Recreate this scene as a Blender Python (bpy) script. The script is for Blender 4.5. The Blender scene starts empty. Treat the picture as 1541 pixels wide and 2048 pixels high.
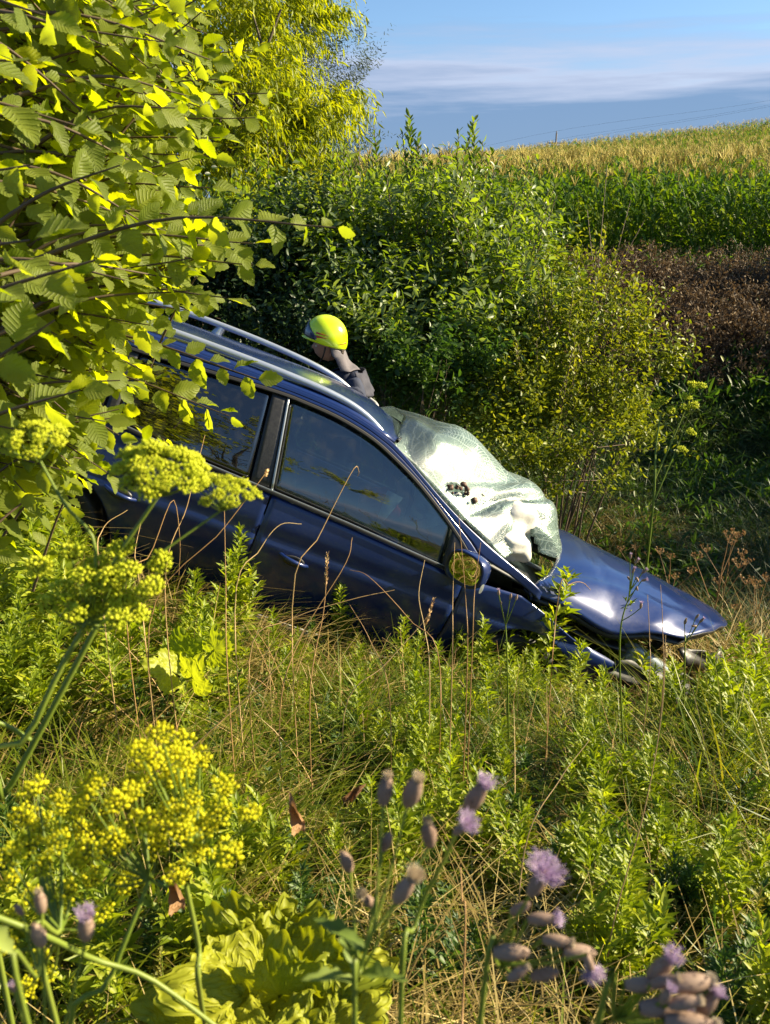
import bpy, bmesh, math, random
import numpy as np
from mathutils import Vector, Matrix

random.seed(7)
RNG = np.random.default_rng(11)
scn = bpy.context.scene
COL = scn.collection

# ------------------------------------------------------------------ camera, sky, sun, exposure
F = 1700.0
PITCH = math.radians(19.3)
CX, CY = 770.5, 1024.0
FW = np.array([0, math.cos(PITCH), -math.sin(PITCH)])
UP = np.array([0, math.sin(PITCH), math.cos(PITCH)])
RT = np.array([1.0, 0, 0])

def at(px, py, d):
    """point seen at photo pixel (px, py) at depth d metres"""
    return (FW + RT * (px - CX) / F - UP * (py - CY) / F) * d

cam_d = bpy.data.cameras.new('camera')
cam_d.sensor_fit = 'HORIZONTAL'
cam_d.sensor_width = 36
cam_d.lens = F / 1541 * 36
cam_d.clip_start = 0.05
cam_d.clip_end = 1500
cam_d.dof.use_dof = True
cam_d.dof.focus_distance = 4.7
cam_d.dof.aperture_fstop = cam_d.lens / 3.0
cam = bpy.data.objects.new('camera', cam_d)
cam.rotation_euler = (math.pi / 2 - PITCH, 0, 0)
COL.objects.link(cam)
scn.camera = cam

SUN_AZ = math.radians(9)          # turned from +X (photo right) towards +Y (away)
SUN_EL = math.radians(27)
SUN_DIR = Vector((math.cos(SUN_AZ) * math.cos(SUN_EL), math.sin(SUN_AZ) * math.cos(SUN_EL), math.sin(SUN_EL)))
sun_d = bpy.data.lights.new('sun', 'SUN')
sun_d.energy = 5.0
sun_d.angle = math.radians(0.5)
sun_d.color = (1.0, 0.85, 0.58)
sun = bpy.data.objects.new('sun', sun_d)
sun.rotation_euler = SUN_DIR.to_track_quat('Z', 'Y').to_euler()
COL.objects.link(sun)

scn.view_settings.view_transform = 'Standard'
scn.view_settings.look = 'None'
scn.view_settings.gamma = 1
scn.view_settings.use_curve_mapping = False
scn.view_settings.exposure = 1.62
scn.cycles.max_bounces = 8
scn.cycles.transparent_max_bounces = 12
scn.cycles.use_denoising = True

def N(nt, t, **kw):
    n = nt.nodes.new(t)
    for k, v in kw.items():
        if k.startswith('i_'):
            n.inputs[k[2:].replace('_', ' ')].default_value = v
        else:
            setattr(n, k, v)
    return n

def ramp(nt, stops, src=None, interp='LINEAR'):
    r = nt.nodes.new('ShaderNodeValToRGB')
    r.color_ramp.interpolation = interp
    e = r.color_ramp.elements
    while len(e) < len(stops):
        e.new(0.5)
    for q, (p, c) in zip(e, stops):
        q.position = p
        q.color = (c, c, c, 1) if isinstance(c, (int, float)) else (*c, 1)
    if src is not None:
        nt.links.new(src, r.inputs[0])
    return r

def mth(nt, op, a, b=None, c=None, clamp=False):
    n = nt.nodes.new('ShaderNodeMath'); n.operation = op; n.use_clamp = clamp
    for i, v in enumerate((a, b, c)):
        if v is None: continue
        if isinstance(v, (int, float)): n.inputs[i].default_value = v
        else: nt.links.new(v, n.inputs[i])
    return n.outputs[0]

def mixc(nt, fac, a, b, mode='MIX'):
    n = nt.nodes.new('ShaderNodeMix'); n.data_type = 'RGBA'; n.blend_type = mode
    for s, v in ((n.inputs[0], fac), (n.inputs[6], a), (n.inputs[7], b)):
        if isinstance(v, (int, float)): s.default_value = v
        elif isinstance(v, tuple): s.default_value = (*v, 1)
        else: nt.links.new(v, s)
    return n.outputs[2]

world = bpy.data.worlds.new('World')
scn.world = world
world.use_nodes = True
wn = world.node_tree
wn.nodes.clear()
sky = N(wn, 'ShaderNodeTexSky', sky_type='NISHITA', sun_disc=False)
sky.sun_elevation = SUN_EL
sky.sun_rotation = math.pi / 2 - SUN_AZ
sky.air_density = 1.0; sky.dust_density = 0.3; sky.ozone_density = 2.5
tc = N(wn, 'ShaderNodeTexCoord')
sep = N(wn, 'ShaderNodeSeparateXYZ')
wn.links.new(tc.outputs['Generated'], sep.inputs[0])
mp = N(wn, 'ShaderNodeMapping'); mp.inputs['Scale'].default_value = (2.2, 2.2, 26)
wn.links.new(tc.outputs['Generated'], mp.inputs[0])
nz = N(wn, 'ShaderNodeTexNoise'); nz.inputs['Scale'].default_value = 2.0; nz.inputs['Detail'].default_value = 6; nz.inputs['Roughness'].default_value = .55
wn.links.new(mp.outputs[0], nz.inputs['Vector'])
zz = mth(wn, 'ADD', sep.outputs[2], mth(wn, 'MULTIPLY', mth(wn, 'SUBTRACT', nz.outputs[0], .5), .10))
bank = ramp(wn, [(0.0, 1.0), (0.135, 1.0), (0.18, 0.0), (1.0, 0.0)], zz)                 # low cloud bank along the horizon
rim = ramp(wn, [(0.0, 0.0), (0.105, 0.0), (0.14, 1.0), (0.165, .55), (0.19, 0.0)], zz)     # paler wisps along its top
cloudcol = mixc(wn, rim.outputs[0], (0.125, 0.205, 0.35), (0.36, 0.40, 0.52))
low = ramp(wn, [(0.0, (1.12, 1.06, 1.0)), (0.12, (1.0, 1.0, 1.0))], sep.outputs[2])
cloudcol = mixc(wn, 1.0, cloudcol, low.outputs[0], 'MULTIPLY')
bg1 = N(wn, 'ShaderNodeBackground'); bg1.inputs[1].default_value = 0.052
skyc = mixc(wn, 1.0, sky.outputs[0], (0.88, 1.0, 1.12), 'MULTIPLY')
wn.links.new(skyc, bg1.inputs[0])
bg2 = N(wn, 'ShaderNodeBackground'); bg2.inputs[1].default_value = 0.54
wn.links.new(cloudcol, bg2.inputs[0])
mxw = N(wn, 'ShaderNodeMixShader')
wn.links.new(mth(wn, 'MULTIPLY', bank.outputs[0], .9), mxw.inputs[0])
wn.links.new(bg1.outputs[0], mxw.inputs[1]); wn.links.new(bg2.outputs[0], mxw.inputs[2])
wo = N(wn, 'ShaderNodeOutputWorld')
wn.links.new(mxw.outputs[0], wo.inputs[0])

# ------------------------------------------------------------------ helpers
def tag(o, label=None, cat=None, group=None, kind=None):
    if label: o['label'] = label
    if cat: o['category'] = cat
    if group: o['group'] = group
    if kind: o['kind'] = kind
    return o

def mesh(name, V, faces, mats, attrs=None, uv=None, midx=None, smooth=True):
    """faces: list of (N,k) int arrays. attrs: dict name -> per-vertex floats"""
    V = np.asarray(V, dtype=np.float32)
    faces = [np.asarray(f, dtype=np.int32) for f in faces if len(f)]
    me = bpy.data.meshes.new(name)
    me.vertices.add(len(V)); me.vertices.foreach_set('co', V.ravel())
    loops = np.concatenate([f.ravel() for f in faces])
    tot = np.concatenate([np.full(len(f), f.shape[1], np.int32) for f in faces])
    st = np.concatenate([[0], np.cumsum(tot)[:-1]]).astype(np.int32)
    me.loops.add(len(loops)); me.loops.foreach_set('vertex_index', loops)
    me.polygons.add(len(tot)); me.polygons.foreach_set('loop_start', st); me.polygons.foreach_set('loop_total', tot)
    if smooth: me.polygons.foreach_set('use_smooth', np.ones(len(tot), bool))
    if midx is not None: me.polygons.foreach_set('material_index', np.asarray(midx, np.int32))
    for m in (mats if isinstance(mats, (list, tuple)) else [mats]): me.materials.append(m)
    if uv is not None:
        l = me.uv_layers.new(name='UVMap')
        l.data.foreach_set('uv', np.asarray(uv, np.float32)[loops].ravel())
    if attrs:
        for k, v in attrs.items():
            a = me.attributes.new(k, 'FLOAT', 'POINT'); a.data.foreach_set('value', np.asarray(v, np.float32))
    me.update(calc_edges=True)
    return me

def link(name, me, parent=None, loc=None, rot=None):
    o = bpy.data.objects.new(name, me)
    COL.objects.link(o)
    if parent: o.parent = parent
    if loc is not None: o.location = loc
    if rot is not None: o.rotation_euler = rot
    return o

def empty(name, loc=(0, 0, 0)):
    o = bpy.data.objects.new(name, None); o.empty_display_size = .1
    COL.objects.link(o); o.location = loc
    return o

class MB:
    """collects pieces into one mesh"""
    def __init__(s): s.V = []; s.F3 = []; s.F4 = []; s.n = 0; s.r = []; s.uv = []; s.m3 = []; s.m4 = []
    def add(s, V, F, r=0.5, uv=None, m=0):
        V = np.asarray(V, float); F = np.asarray(F, int)
        if F.shape[1] == 3: s.F3.append(F + s.n); s.m3.append(np.full(len(F), m))
        else: s.F4.append(F + s.n); s.m4.append(np.full(len(F), m))
        s.V.append(V); s.n += len(V)
        s.r.append(np.full(len(V), r) if np.isscalar(r) else r)
        s.uv.append(np.zeros((len(V), 2)) if uv is None else uv)
        return s
    def build(s, name, mats, smooth=True):
        F3 = np.concatenate(s.F3) if s.F3 else np.zeros((0, 3), int)
        F4 = np.concatenate(s.F4) if s.F4 else np.zeros((0, 4), int)
        m = np.concatenate([np.concatenate(x) for x in (s.m3, s.m4) if x])
        return mesh(name, np.concatenate(s.V), [F3, F4], mats, {'rnd': np.concatenate(s.r)}, np.concatenate(s.uv), m, smooth)

def tube(pts, rad, n=6):
    pts = np.asarray(pts, float); k = len(pts)
    rad = np.full(k, rad) if np.isscalar(rad) else np.asarray(rad, float)
    T = np.gradient(pts, axis=0); T /= np.linalg.norm(T, axis=1)[:, None] + 1e-9
    ref = np.array([0, 0, 1.0]) if abs(T[:, 2]).mean() < .8 else np.array([1.0, 0, 0])
    A = np.cross(T, ref); A /= np.linalg.norm(A, axis=1)[:, None] + 1e-9
    B = np.cross(T, A)
    a = np.arange(n) * 2 * math.pi / n
    V = pts[:, None] + rad[:, None, None] * (np.cos(a)[None, :, None] * A[:, None] + np.sin(a)[None, :, None] * B[:, None])
    V = V.reshape(-1, 3)
    F = []
    for i in range(k - 1):
        for j in range(n):
            F.append((i * n + j, i * n + (j + 1) % n, (i + 1) * n + (j + 1) % n, (i + 1) * n + j))
    # end caps as quads/degenerate fans avoided: close with tip vertices
    return V, np.array(F)

def grid(P, close=False):
    P = np.asarray(P, float); a, b = P.shape[:2]
    idx = np.arange(a * b).reshape(a, b)
    F = np.stack([idx[:-1, :-1], idx[1:, :-1], idx[1:, 1:], idx[:-1, 1:]], -1).reshape(-1, 4)
    if close:
        F = np.concatenate([F, np.stack([idx[:-1, -1], idx[1:, -1], idx[1:, 0], idx[:-1, 0]], -1).reshape(-1, 4)])
    uv = np.stack(np.meshgrid(np.linspace(0, 1, a), np.linspace(0, 1, b), indexing='ij'), -1).reshape(-1, 2)
    return P.reshape(-1, 3), F, uv

def cr(pts, n):
    """smooth curve through points"""
    pts = np.asarray(pts, float)
    if len(pts) < 3:
        return np.stack([np.interp(np.linspace(0, 1, n), [0, 1], pts[:, i]) for i in range(pts.shape[1])], -1)
    P = np.vstack([2 * pts[0] - pts[1], pts, 2 * pts[-1] - pts[-2]])
    t = np.linspace(0, len(pts) - 1 - 1e-6, n); i = t.astype(int); f = (t - i)[:, None]
    a, b, c, d = P[i], P[i + 1], P[i + 2], P[i + 3]
    return .5 * (2 * b + (c - a) * f + (2 * a - 5 * b + 4 * c - d) * f ** 2 + (3 * b - a - 3 * c + d) * f ** 3)

def frames(D, up=(0, 0, 1), roll=None):
    """rotation matrices (N,3,3) whose columns are side, direction D, normal"""
    D = np.asarray(D, float); D = D / (np.linalg.norm(D, axis=1)[:, None] + 1e-9)
    U = np.broadcast_to(np.asarray(up, float), D.shape)
    X = np.cross(D, U); X /= np.linalg.norm(X, axis=1)[:, None] + 1e-6
    Z = np.cross(X, D)
    if roll is not None:
        c, s = np.cos(roll)[:, None], np.sin(roll)[:, None]
        X, Z = X * c + Z * s, Z * c - X * s
    return np.stack([X, D, Z], -1)

def scatter(tpl, P, R, S, rnd=None):
    """tpl (V, F, uv) copied to positions P with rotations R and scales S (N or N,3)"""
    V, Fc, uv = tpl; V = np.asarray(V); n = len(P); k = len(V)
    S = np.asarray(S, float); S = S[:, None] * np.ones(3) if S.ndim == 1 else S
    W = np.einsum('nij,nkj->nki', R, V[None] * S[:, None]) + np.asarray(P)[:, None]
    FF = (np.asarray(Fc)[None] + (np.arange(n) * k)[:, None, None]).reshape(-1, Fc.shape[1])
    rnd = RNG.random(n) if rnd is None else rnd
    return W.reshape(-1, 3), FF, np.repeat(rnd, k), np.tile(uv, (n, 1))

def unit(v): return v / (np.linalg.norm(v, axis=-1)[..., None] + 1e-9)

# ------------------------------------------------------------------ materials
def newmat(name):
    m = bpy.data.materials.new(name); m.use_nodes = True; m.node_tree.nodes.clear()
    return m, m.node_tree

def out(nt, sh):
    o = N(nt, 'ShaderNodeOutputMaterial'); nt.links.new(sh, o.inputs[0])

def leaf_mat(name, stops, trans=(1.5, 1.5, .7), tf=.45, rough=.45, veins=0, under=None, noise=6):
    m, nt = newmat(name)
    a = N(nt, 'ShaderNodeAttribute', attribute_name='rnd')
    oi = N(nt, 'ShaderNodeObjectInfo')
    tcn = N(nt, 'ShaderNodeTexCoord')
    nn = N(nt, 'ShaderNodeTexNoise'); nn.inputs['Scale'].default_value = noise; nt.links.new(tcn.outputs['Object'], nn.inputs['Vector'])
    v = mth(nt, 'ADD', mth(nt, 'MULTIPLY', a.outputs['Fac'], .62), mth(nt, 'MULTIPLY', nn.outputs[0], .5))
    v = mth(nt, 'ADD', v, mth(nt, 'MULTIPLY', mth(nt, 'SUBTRACT', oi.outputs['Random'], .6), .12))
    col = ramp(nt, stops, v).outputs[0]
    bump = None
    if veins:
        uvn = N(nt, 'ShaderNodeUVMap'); s = N(nt, 'ShaderNodeSeparateXYZ'); nt.links.new(uvn.outputs[0], s.inputs[0])
        ax = mth(nt, 'ABSOLUTE', mth(nt, 'SUBTRACT', s.outputs[1], .5))
        q = mth(nt, 'SUBTRACT', s.outputs[0], mth(nt, 'MULTIPLY', ax, .45))
        w = mth(nt, 'SINE', mth(nt, 'MULTIPLY', q, veins * 6.283))
        w = mth(nt, 'POWER', mth(nt, 'MULTIPLY', mth(nt, 'ADD', w, 1.0), .5), 6)
        rib = mth(nt, 'LESS_THAN', ax, .03)
        w = mth(nt, 'MAXIMUM', w, rib)
        col = mixc(nt, mth(nt, 'MULTIPLY', w, .3), col, mixc(nt, 1.0, col, (1.5, 1.4, 1.6), 'MULTIPLY'))
        bp = N(nt, 'ShaderNodeBump'); bp.inputs['Strength'].default_value = .6; bp.inputs['Distance'].default_value = .004
        nt.links.new(mth(nt, 'SUBTRACT', 1.0, w), bp.inputs['Height']); bump = bp.outputs[0]
    if under:
        g = N(nt, 'ShaderNodeNewGeometry')
        col = mixc(nt, mth(nt, 'MULTIPLY', g.outputs['Backfacing'], .75), col, under)
    p = N(nt, 'ShaderNodeBsdfPrincipled'); p.inputs['Roughness'].default_value = rough
    p.inputs['Specular IOR Level'].default_value = .28
    nt.links.new(col, p.inputs['Base Color'])
    t = N(nt, 'ShaderNodeBsdfTranslucent')
    nt.links.new(mixc(nt, 1.0, col, trans, 'MULTIPLY'), t.inputs[0])
    if bump is not None: nt.links.new(bump, p.inputs['Normal'])
    mx = N(nt, 'ShaderNodeMixShader'); mx.inputs[0].default_value = tf
    nt.links.new(p.outputs[0], mx.inputs[1]); nt.links.new(t.outputs[0], mx.inputs[2])
    out(nt, mx.outputs[0])
    return m

def simple(name, col, rough=.5, metal=0, noise=None, coat=0, bump=0, scale=20, spec=.5):
    m, nt = newmat(name)
    p = N(nt, 'ShaderNodeBsdfPrincipled'); p.inputs['Roughness'].default_value = rough; p.inputs['Metallic'].default_value = metal
    p.inputs['Specular IOR Level'].default_value = spec
    p.inputs['Coat Weight'].default_value = coat; p.inputs['Coat Roughness'].default_value = .04
    tcn = N(nt, 'ShaderNodeTexCoord')
    nn = N(nt, 'ShaderNodeTexNoise'); nn.inputs['Scale'].default_value = scale; nn.inputs['Detail'].default_value = 5
    nt.links.new(tcn.outputs['Object'], nn.inputs['Vector'])
    if noise:
        nt.links.new(ramp(nt, [(.3, col), (.7, noise)], nn.outputs[0]).outputs[0], p.inputs['Base Color'])
    else: p.inputs['Base Color'].default_value = (*col, 1)
    if bump:
        b = N(nt, 'ShaderNodeBump'); b.inputs['Strength'].default_value = bump; b.inputs['Distance'].default_value = .01
        nt.links.new(nn.outputs[0], b.inputs['Height']); nt.links.new(b.outputs[0], p.inputs['Normal'])
    out(nt, p.outputs[0])
    return m

M = {}
M['elm'] = leaf_mat('elm_leaf', [(.1, (.07, .115, .007)), (.5, (.19, .245, .009)), (.9, (.38, .41, .014))], (2.2, 2.05, .3), .6, .5, 9, under=(.20, .25, .05), noise=3)
M['ash'] = leaf_mat('ash_leaf', [(.1, (.08, .13, .008)), (.5, (.20, .25, .010)), (.95, (.36, .38, .016))], (2.0, 1.8, .4), .5, noise=1.2)
M['willow'] = leaf_mat('willow_leaf', [(.1, (.020, .048, .009)), (.5, (.105, .165, .018)), (.9, (.26, .33, .04))], (1.8, 1.8, .4), .42, .38, under=(.16, .21, .10), noise=1.5)
M['greywillow'] = leaf_mat('grey_willow_leaf', [(.1, (.03, .05, .02)), (.5, (.07, .09, .045)), (.9, (.12, .14, .07))], (1.4, 1.5, .8), .3, .5, noise=.8)
M['buckthorn'] = leaf_mat('buckthorn_leaf', [(.1, (.045, .07, .008)), (.5, (.14, .18, .014)), (.9, (.30, .32, .028))], (1.7, 1.6, .5), .4, .45, noise=2)
M['darkleaf'] = leaf_mat('shade_leaf', [(.1, (.012, .028, .01)), (.5, (.025, .05, .015)), (.9, (.05, .085, .03))], (1.4, 1.5, .6), .25, .4, noise=1)  # shade inside the foliage is put into this dark leaf colour
M['weed'] = leaf_mat('weed_leaf', [(.1, (.09, .14, .010)), (.5, (.20, .26, .014)), (.9, (.37, .39, .03))], (1.8, 1.8, .5), .42, .45, noise=3)
M['weedolive'] = leaf_mat('olive_weed_leaf', [(.1, (.07, .09, .012)), (.5, (.16, .17, .02)), (.9, (.32, .28, .06))], (1.6, 1.5, .5), .35, .55, noise=3)
M['weeddark'] = leaf_mat('dark_weed_leaf', [(.1, (.02, .055, .014)), (.5, (.05, .10, .018)), (.9, (.10, .16, .03))], (1.6, 1.7, .5), .35, .45, noise=3)  # darker weed green, partly standing for shade among the plants
M['umbel'] = leaf_mat('umbel_flower', [(.1, (.34, .42, .015)), (.5, (.54, .60, .02)), (.9, (.72, .74, .05))], (1.3, 1.2, .5), .3, .6, noise=20)
M['umbel2'] = leaf_mat('umbel_flower_yellow', [(.1, (.40, .44, .008)), (.5, (.62, .63, .010)), (.9, (.80, .76, .02))], (1.3, 1.2, .4), .35, .6, noise=20)
M['stemgreen'] = leaf_mat('green_stem', [(.1, (.07, .13, .015)), (.5, (.14, .20, .025)), (.9, (.26, .30, .05))], (1.2, 1.2, .6), .1, .4, noise=4)
M['straw'] = leaf_mat('straw', [(.1, (.15, .10, .03)), (.5, (.30, .22, .065)), (.9, (.50, .40, .15))], (1.2, 1.1, .7), .2, .55, noise=5)
M['stalk'] = leaf_mat('dry_stalk', [(.1, (.22, .12, .05)), (.5, (.40, .24, .10)), (.9, (.55, .40, .19))], (1.1, 1, .7), .1, .5, noise=5)
M['grass'] = leaf_mat('grass_blade', [(.1, (.025, .06, .006)), (.4, (.075, .13, .008)), (.7, (.17, .20, .012)), (.95, (.34, .29, .05))], (1.7, 1.6, .5), .4, .42, noise=1.3)
M['grassdark'] = leaf_mat('dark_grass', [(.1, (.014, .035, .010)), (.5, (.035, .065, .016)), (.9, (.085, .11, .03))], (1.5, 1.5, .6), .3, .5, noise=.6)  # darker copy of the grass colour, carrying the shade of ditch and bank
M['brownweed'] = leaf_mat('brown_weed', [(.1, (.035, .022, .013)), (.5, (.09, .06, .034)), (.9, (.26, .18, .09))], (1.1, 1, .8), .2, .7, noise=.9)
M['corn'] = leaf_mat('corn_leaf', [(.1, (.022, .065, .012)), (.5, (.075, .15, .014)), (.9, (.22, .28, .02))], (1.9, 1.8, .5), .4, .42, noise=.5)
M['tassel'] = leaf_mat('corn_tassel', [(.1, (.26, .20, .05)), (.5, (.48, .41, .10)), (.9, (.64, .55, .17))], (1.2, 1.1, .6), .3, .7, noise=.3)
M['burdock'] = leaf_mat('burdock_leaf', [(.1, (.12, .17, .015)), (.5, (.24, .28, .02)), (.9, (.42, .40, .035))], (1.5, 1.4, .4), .35, .5, 6, noise=9)
M['thistlegreen'] = leaf_mat('thistle_leaf', [(.1, (.08, .13, .02)), (.5, (.17, .24, .04)), (.9, (.30, .36, .08))], (1.3, 1.3, .7), .3, .5, noise=8)
M['bract'] = leaf_mat('thistle_bract', [(.1, (.09, .045, .035)), (.5, (.22, .14, .11)), (.9, (.38, .28, .20))], (1.1, 1, .9), .1, .65, noise=60)
M['purple'] = leaf_mat('thistle_floret', [(.1, (.38, .27, .44)), (.5, (.55, .43, .60)), (.9, (.70, .60, .73))], (1.2, 1.1, 1.2), .35, .6, noise=30)
M['fluff'] = leaf_mat('thistle_fluff', [(.1, (.48, .38, .27)), (.5, (.62, .52, .38)), (.9, (.78, .70, .58))], (1.1, 1.1, 1.0), .35, .8, noise=30)
M['bark'] = simple('bark', (.045, .035, .022), .85, noise=(.11, .085, .055), bump=.8, scale=30)
M['twig'] = simple('twig', (.07, .045, .025), .7, noise=(.13, .09, .05), scale=15)
M['deadleaf'] = leaf_mat('dead_leaf', [(.1, (.16, .07, .03)), (.5, (.17, .09, .035)), (.9, (.34, .20, .09))], (1.2, 1, .7), .25, .6, 5, noise=20)

# ------------------------------------------------------------------ terrain
CTRL = np.array([
 (0, 0, -1.55), (-2, 0, -1.45), (2, 0, -1.7), (-4, -3, -1.4), (4, -3, -1.5), (0, -4, -1.4), (0, 1.2, -1.68), (1.2, 1.6, -1.95),
 (0, 2, -1.98), (-2, 2, -1.55), (2, 2.2, -2.2), (4, 2, -2.5), (-4, 2, -1.2), (0, 3.2, -2.22), (1.5, 3.4, -2.55), (-1.5, 3.2, -1.72),
 (-3.04, 3.94, -1.15), (-2.12, 3.95, -1.5), (-.8, 4.0, -2.12), (.35, 4.1, -2.60), (1.17, 4.2, -2.85), (2.2, 4.4, -2.92), (3.3, 4.8, -3.2),
 (-3.3, 5.72, -1.5), (-1.6, 5.85, -2.22), (.13, 6, -2.95), (.96, 6.07, -3.3), (2.2, 6.3, -3.45), (4, 5.5, -3.6), (6, 6, -3.7),
 (3, 8, -3.55), (0, 8.5, -3.35), (-3, 8.5, -2.9), (-6, 6, -1.9), (6, 9, -3.6), (-6, 10, -2.8), (0, 10, -3.3), (4, 10, -3.3), (8, 11, -3.2), (8, 5, -3.8), (-8, 2, -1.0)], float)
def _tps():
    X = CTRL[:, :2]; n = len(X)
    d2 = ((X[:, None] - X[None]) ** 2).sum(-1)
    K = np.where(d2 > 0, .5 * d2 * np.log(d2 + 1e-12), 0) + np.eye(n) * .05
    Pm = np.hstack([np.ones((n, 1)), X])
    A = np.zeros((n + 3, n + 3)); A[:n, :n] = K; A[:n, n:] = Pm; A[n:, :n] = Pm.T
    return np.linalg.solve(A, np.concatenate([CTRL[:, 2], np.zeros(3)]))
TW = _tps()
def terrain(x, y):
    x = np.asarray(x, float); y = np.asarray(y, float)
    xs, ys = np.clip(x, -8, 8), np.clip(y, -4, 11)
    d2 = (xs[..., None] - CTRL[:, 0]) ** 2 + (ys[..., None] - CTRL[:, 1]) ** 2
    near = (.5 * d2 * np.log(d2 + 1e-12)) @ TW[:-3] + TW[-3] + TW[-2] * xs + TW[-1] * ys
    prof = np.interp(y, [7, 10.5, 13, 15, 17, 19.5, 21, 22], [-3.5, -3.3, -2.75, -2.25, -1.85, -1.4, -1.2, -1.16])
    yy = np.clip(y, 21, 92) - 21
    field = yy * (.053 + .0015 * np.clip(x, -60, 90)) - np.maximum(y - 92, 0) * .03
    far = prof + field
    t = np.clip((y - 7.5) / 3.5, 0, 1); t = t * t * (3 - 2 * t)
    bumps = .03 * np.sin(x * 2.3 + 1) * np.sin(y * 1.9) + .02 * np.sin(x * 5.1) * np.cos(y * 4.3 + 2)
    return near * (1 - t) + far * t + bumps
xs = np.concatenate([np.linspace(-200, -12, 14), np.linspace(-10, 12, 130), np.linspace(14, 260, 28)])
ys = np.concatenate([np.linspace(-60, -3, 14), np.linspace(-2.5, 12, 100), np.linspace(12.4, 24, 40), np.linspace(26, 100, 28), np.linspace(110, 600, 14)])
GX, GY = np.meshgrid(xs, ys, indexing='ij')
V, Fq, uvq = grid(np.stack([GX, GY, terrain(GX, GY)], -1))
m, nt = newmat('soil')
tcn = N(nt, 'ShaderNodeTexCoord')
n1 = N(nt, 'ShaderNodeTexNoise'); n1.inputs['Scale'].default_value = 1.4; n1.inputs['Detail'].default_value = 8
n2 = N(nt, 'ShaderNodeTexNoise'); n2.inputs['Scale'].default_value = 40; n2.inputs['Detail'].default_value = 4
for q in (n1, n2): nt.links.new(tcn.outputs['Object'], q.inputs['Vector'])
c = ramp(nt, [(.3, (.035, .028, .016)), (.5, (.05, .055, .018)), (.7, (.10, .08, .04))], n1.outputs[0]).outputs[0]
c = mixc(nt, .6, c, ramp(nt, [(.3, .4), (.7, 1.3)], n2.outputs[0]).outputs[0], 'MULTIPLY')
p = N(nt, 'ShaderNodeBsdfPrincipled'); p.inputs['Roughness'].default_value = .95; nt.links.new(c, p.inputs['Base Color'])
b = N(nt, 'ShaderNodeBump'); b.inputs['Distance'].default_value = .05; nt.links.new(n2.outputs[0], b.inputs['Height']); nt.links.new(b.outputs[0], p.inputs['Normal'])
out(nt, p.outputs[0])
tag(link('ground', mesh('ground', V, [Fq], m)), kind='structure')

# keep-out of the car footprint for the grass
CAR_F = np.array([0.99, 0.083]); CAR_L = np.array([-0.083, 0.995])
def on_ground(px, py):
    """where the view through photo pixel (px, py) meets the ground"""
    d = np.linspace(.6, 30, 1500); P = at(px, py, 1.0)[None] * d[:, None]
    k = np.argmax(P[:, 2] < terrain(P[:, 0], P[:, 1])); return P[k]
def in_car(x, y):
    u = (x + .59) * CAR_F[0] + (y - 4.3) * CAR_F[1]; v = (x + .59) * CAR_L[0] + (y - 4.3) * CAR_L[1]
    return (u > -2.2) & (u < 2.45) & (v > 0.05) & (v < 1.85)

# ------------------------------------------------------------------ grass (stuff)
def blades(name, x, y, h, w, lean, mat, label, seg=5, z0=None, rnd=None, az=None, droop=1.0):
    n = len(x); z = terrain(x, y) - .01 if z0 is None else z0
    az = RNG.uniform(0, 2 * math.pi, n) if az is None else az
    t = np.linspace(0, 1, seg + 1)
    ld = lean * h
    cz = h[:, None] * (t - droop * .35 * (lean[:, None]) * t ** 2.5)
    cr_ = ld[:, None] * t ** 2
    cx = x[:, None] + np.cos(az)[:, None] * cr_; cy = y[:, None] + np.sin(az)[:, None] * cr_; czz = z[:, None] + cz
    fa = az + RNG.normal(math.pi / 2, .9, n)
    ww = w[:, None] * (1 - t ** 2.2) * .5 + .0004
    ox, oy = np.cos(fa)[:, None] * ww, np.sin(fa)[:, None] * ww
    P = np.stack([np.stack([cx - ox, cy - oy, czz], -1), np.stack([cx + ox, cy + oy, czz], -1)], 2)
    k = 2 * (seg + 1); V = P.reshape(-1, 3)
    i = np.arange(seg) * 2
    Fb = np.stack([i, i + 1, i + 3, i + 2], -1)
    FF = (Fb[None] + (np.arange(n) * k)[:, None, None]).reshape(-1, 4)
    rnd = RNG.random(n) if rnd is None else rnd
    o = link(name, mesh(name, V, [FF], mat, {'rnd': np.repeat(rnd, k)}))
    return tag(o, label, 'grass', kind='stuff')

def samp(n, y0, y1, spread=.52, pow_=1.0, x_off=0.3):
    y = y0 + (y1 - y0) * RNG.random(n) ** pow_
    x = RNG.uniform(-1, 1, n) * (y * spread + x_off)
    return x, y
def sn(x, y, s=1.0, o=0.0):
    return np.sin(x * 1.7 * s + o) * np.cos(y * 2.1 * s - o) * .5 + np.sin(x * 3.9 * s - 2 * y * s + 1.3 + o) * .3 + .5
x, y = samp(38000, .75, 5.6, pow_=.7)
k = ~in_car(x, y); x, y = x[k], y[k]; nn_ = sn(x, y)
gx_, gy_ = np.round(x * 6 + RNG.normal(0, .25, len(x))), np.round(y * 6 + RNG.normal(0, .25, len(y))); clump = np.abs(np.sin(gx_ * 12.9898 + gy_ * 78.233) * 43758.5) % 1
shade_spot = np.clip(1 - ((x - .55) ** 2 / .5 + (y - 2.6) ** 2 / .5), 0, 1)  # shaded patch of the bank, painted as darker blade colour
tall = np.interp(y, [2.9, 3.5, 4.2], [1.0, .62, .5]) * np.where((x < -.9) & (y > 3), .8, 1)
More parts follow.
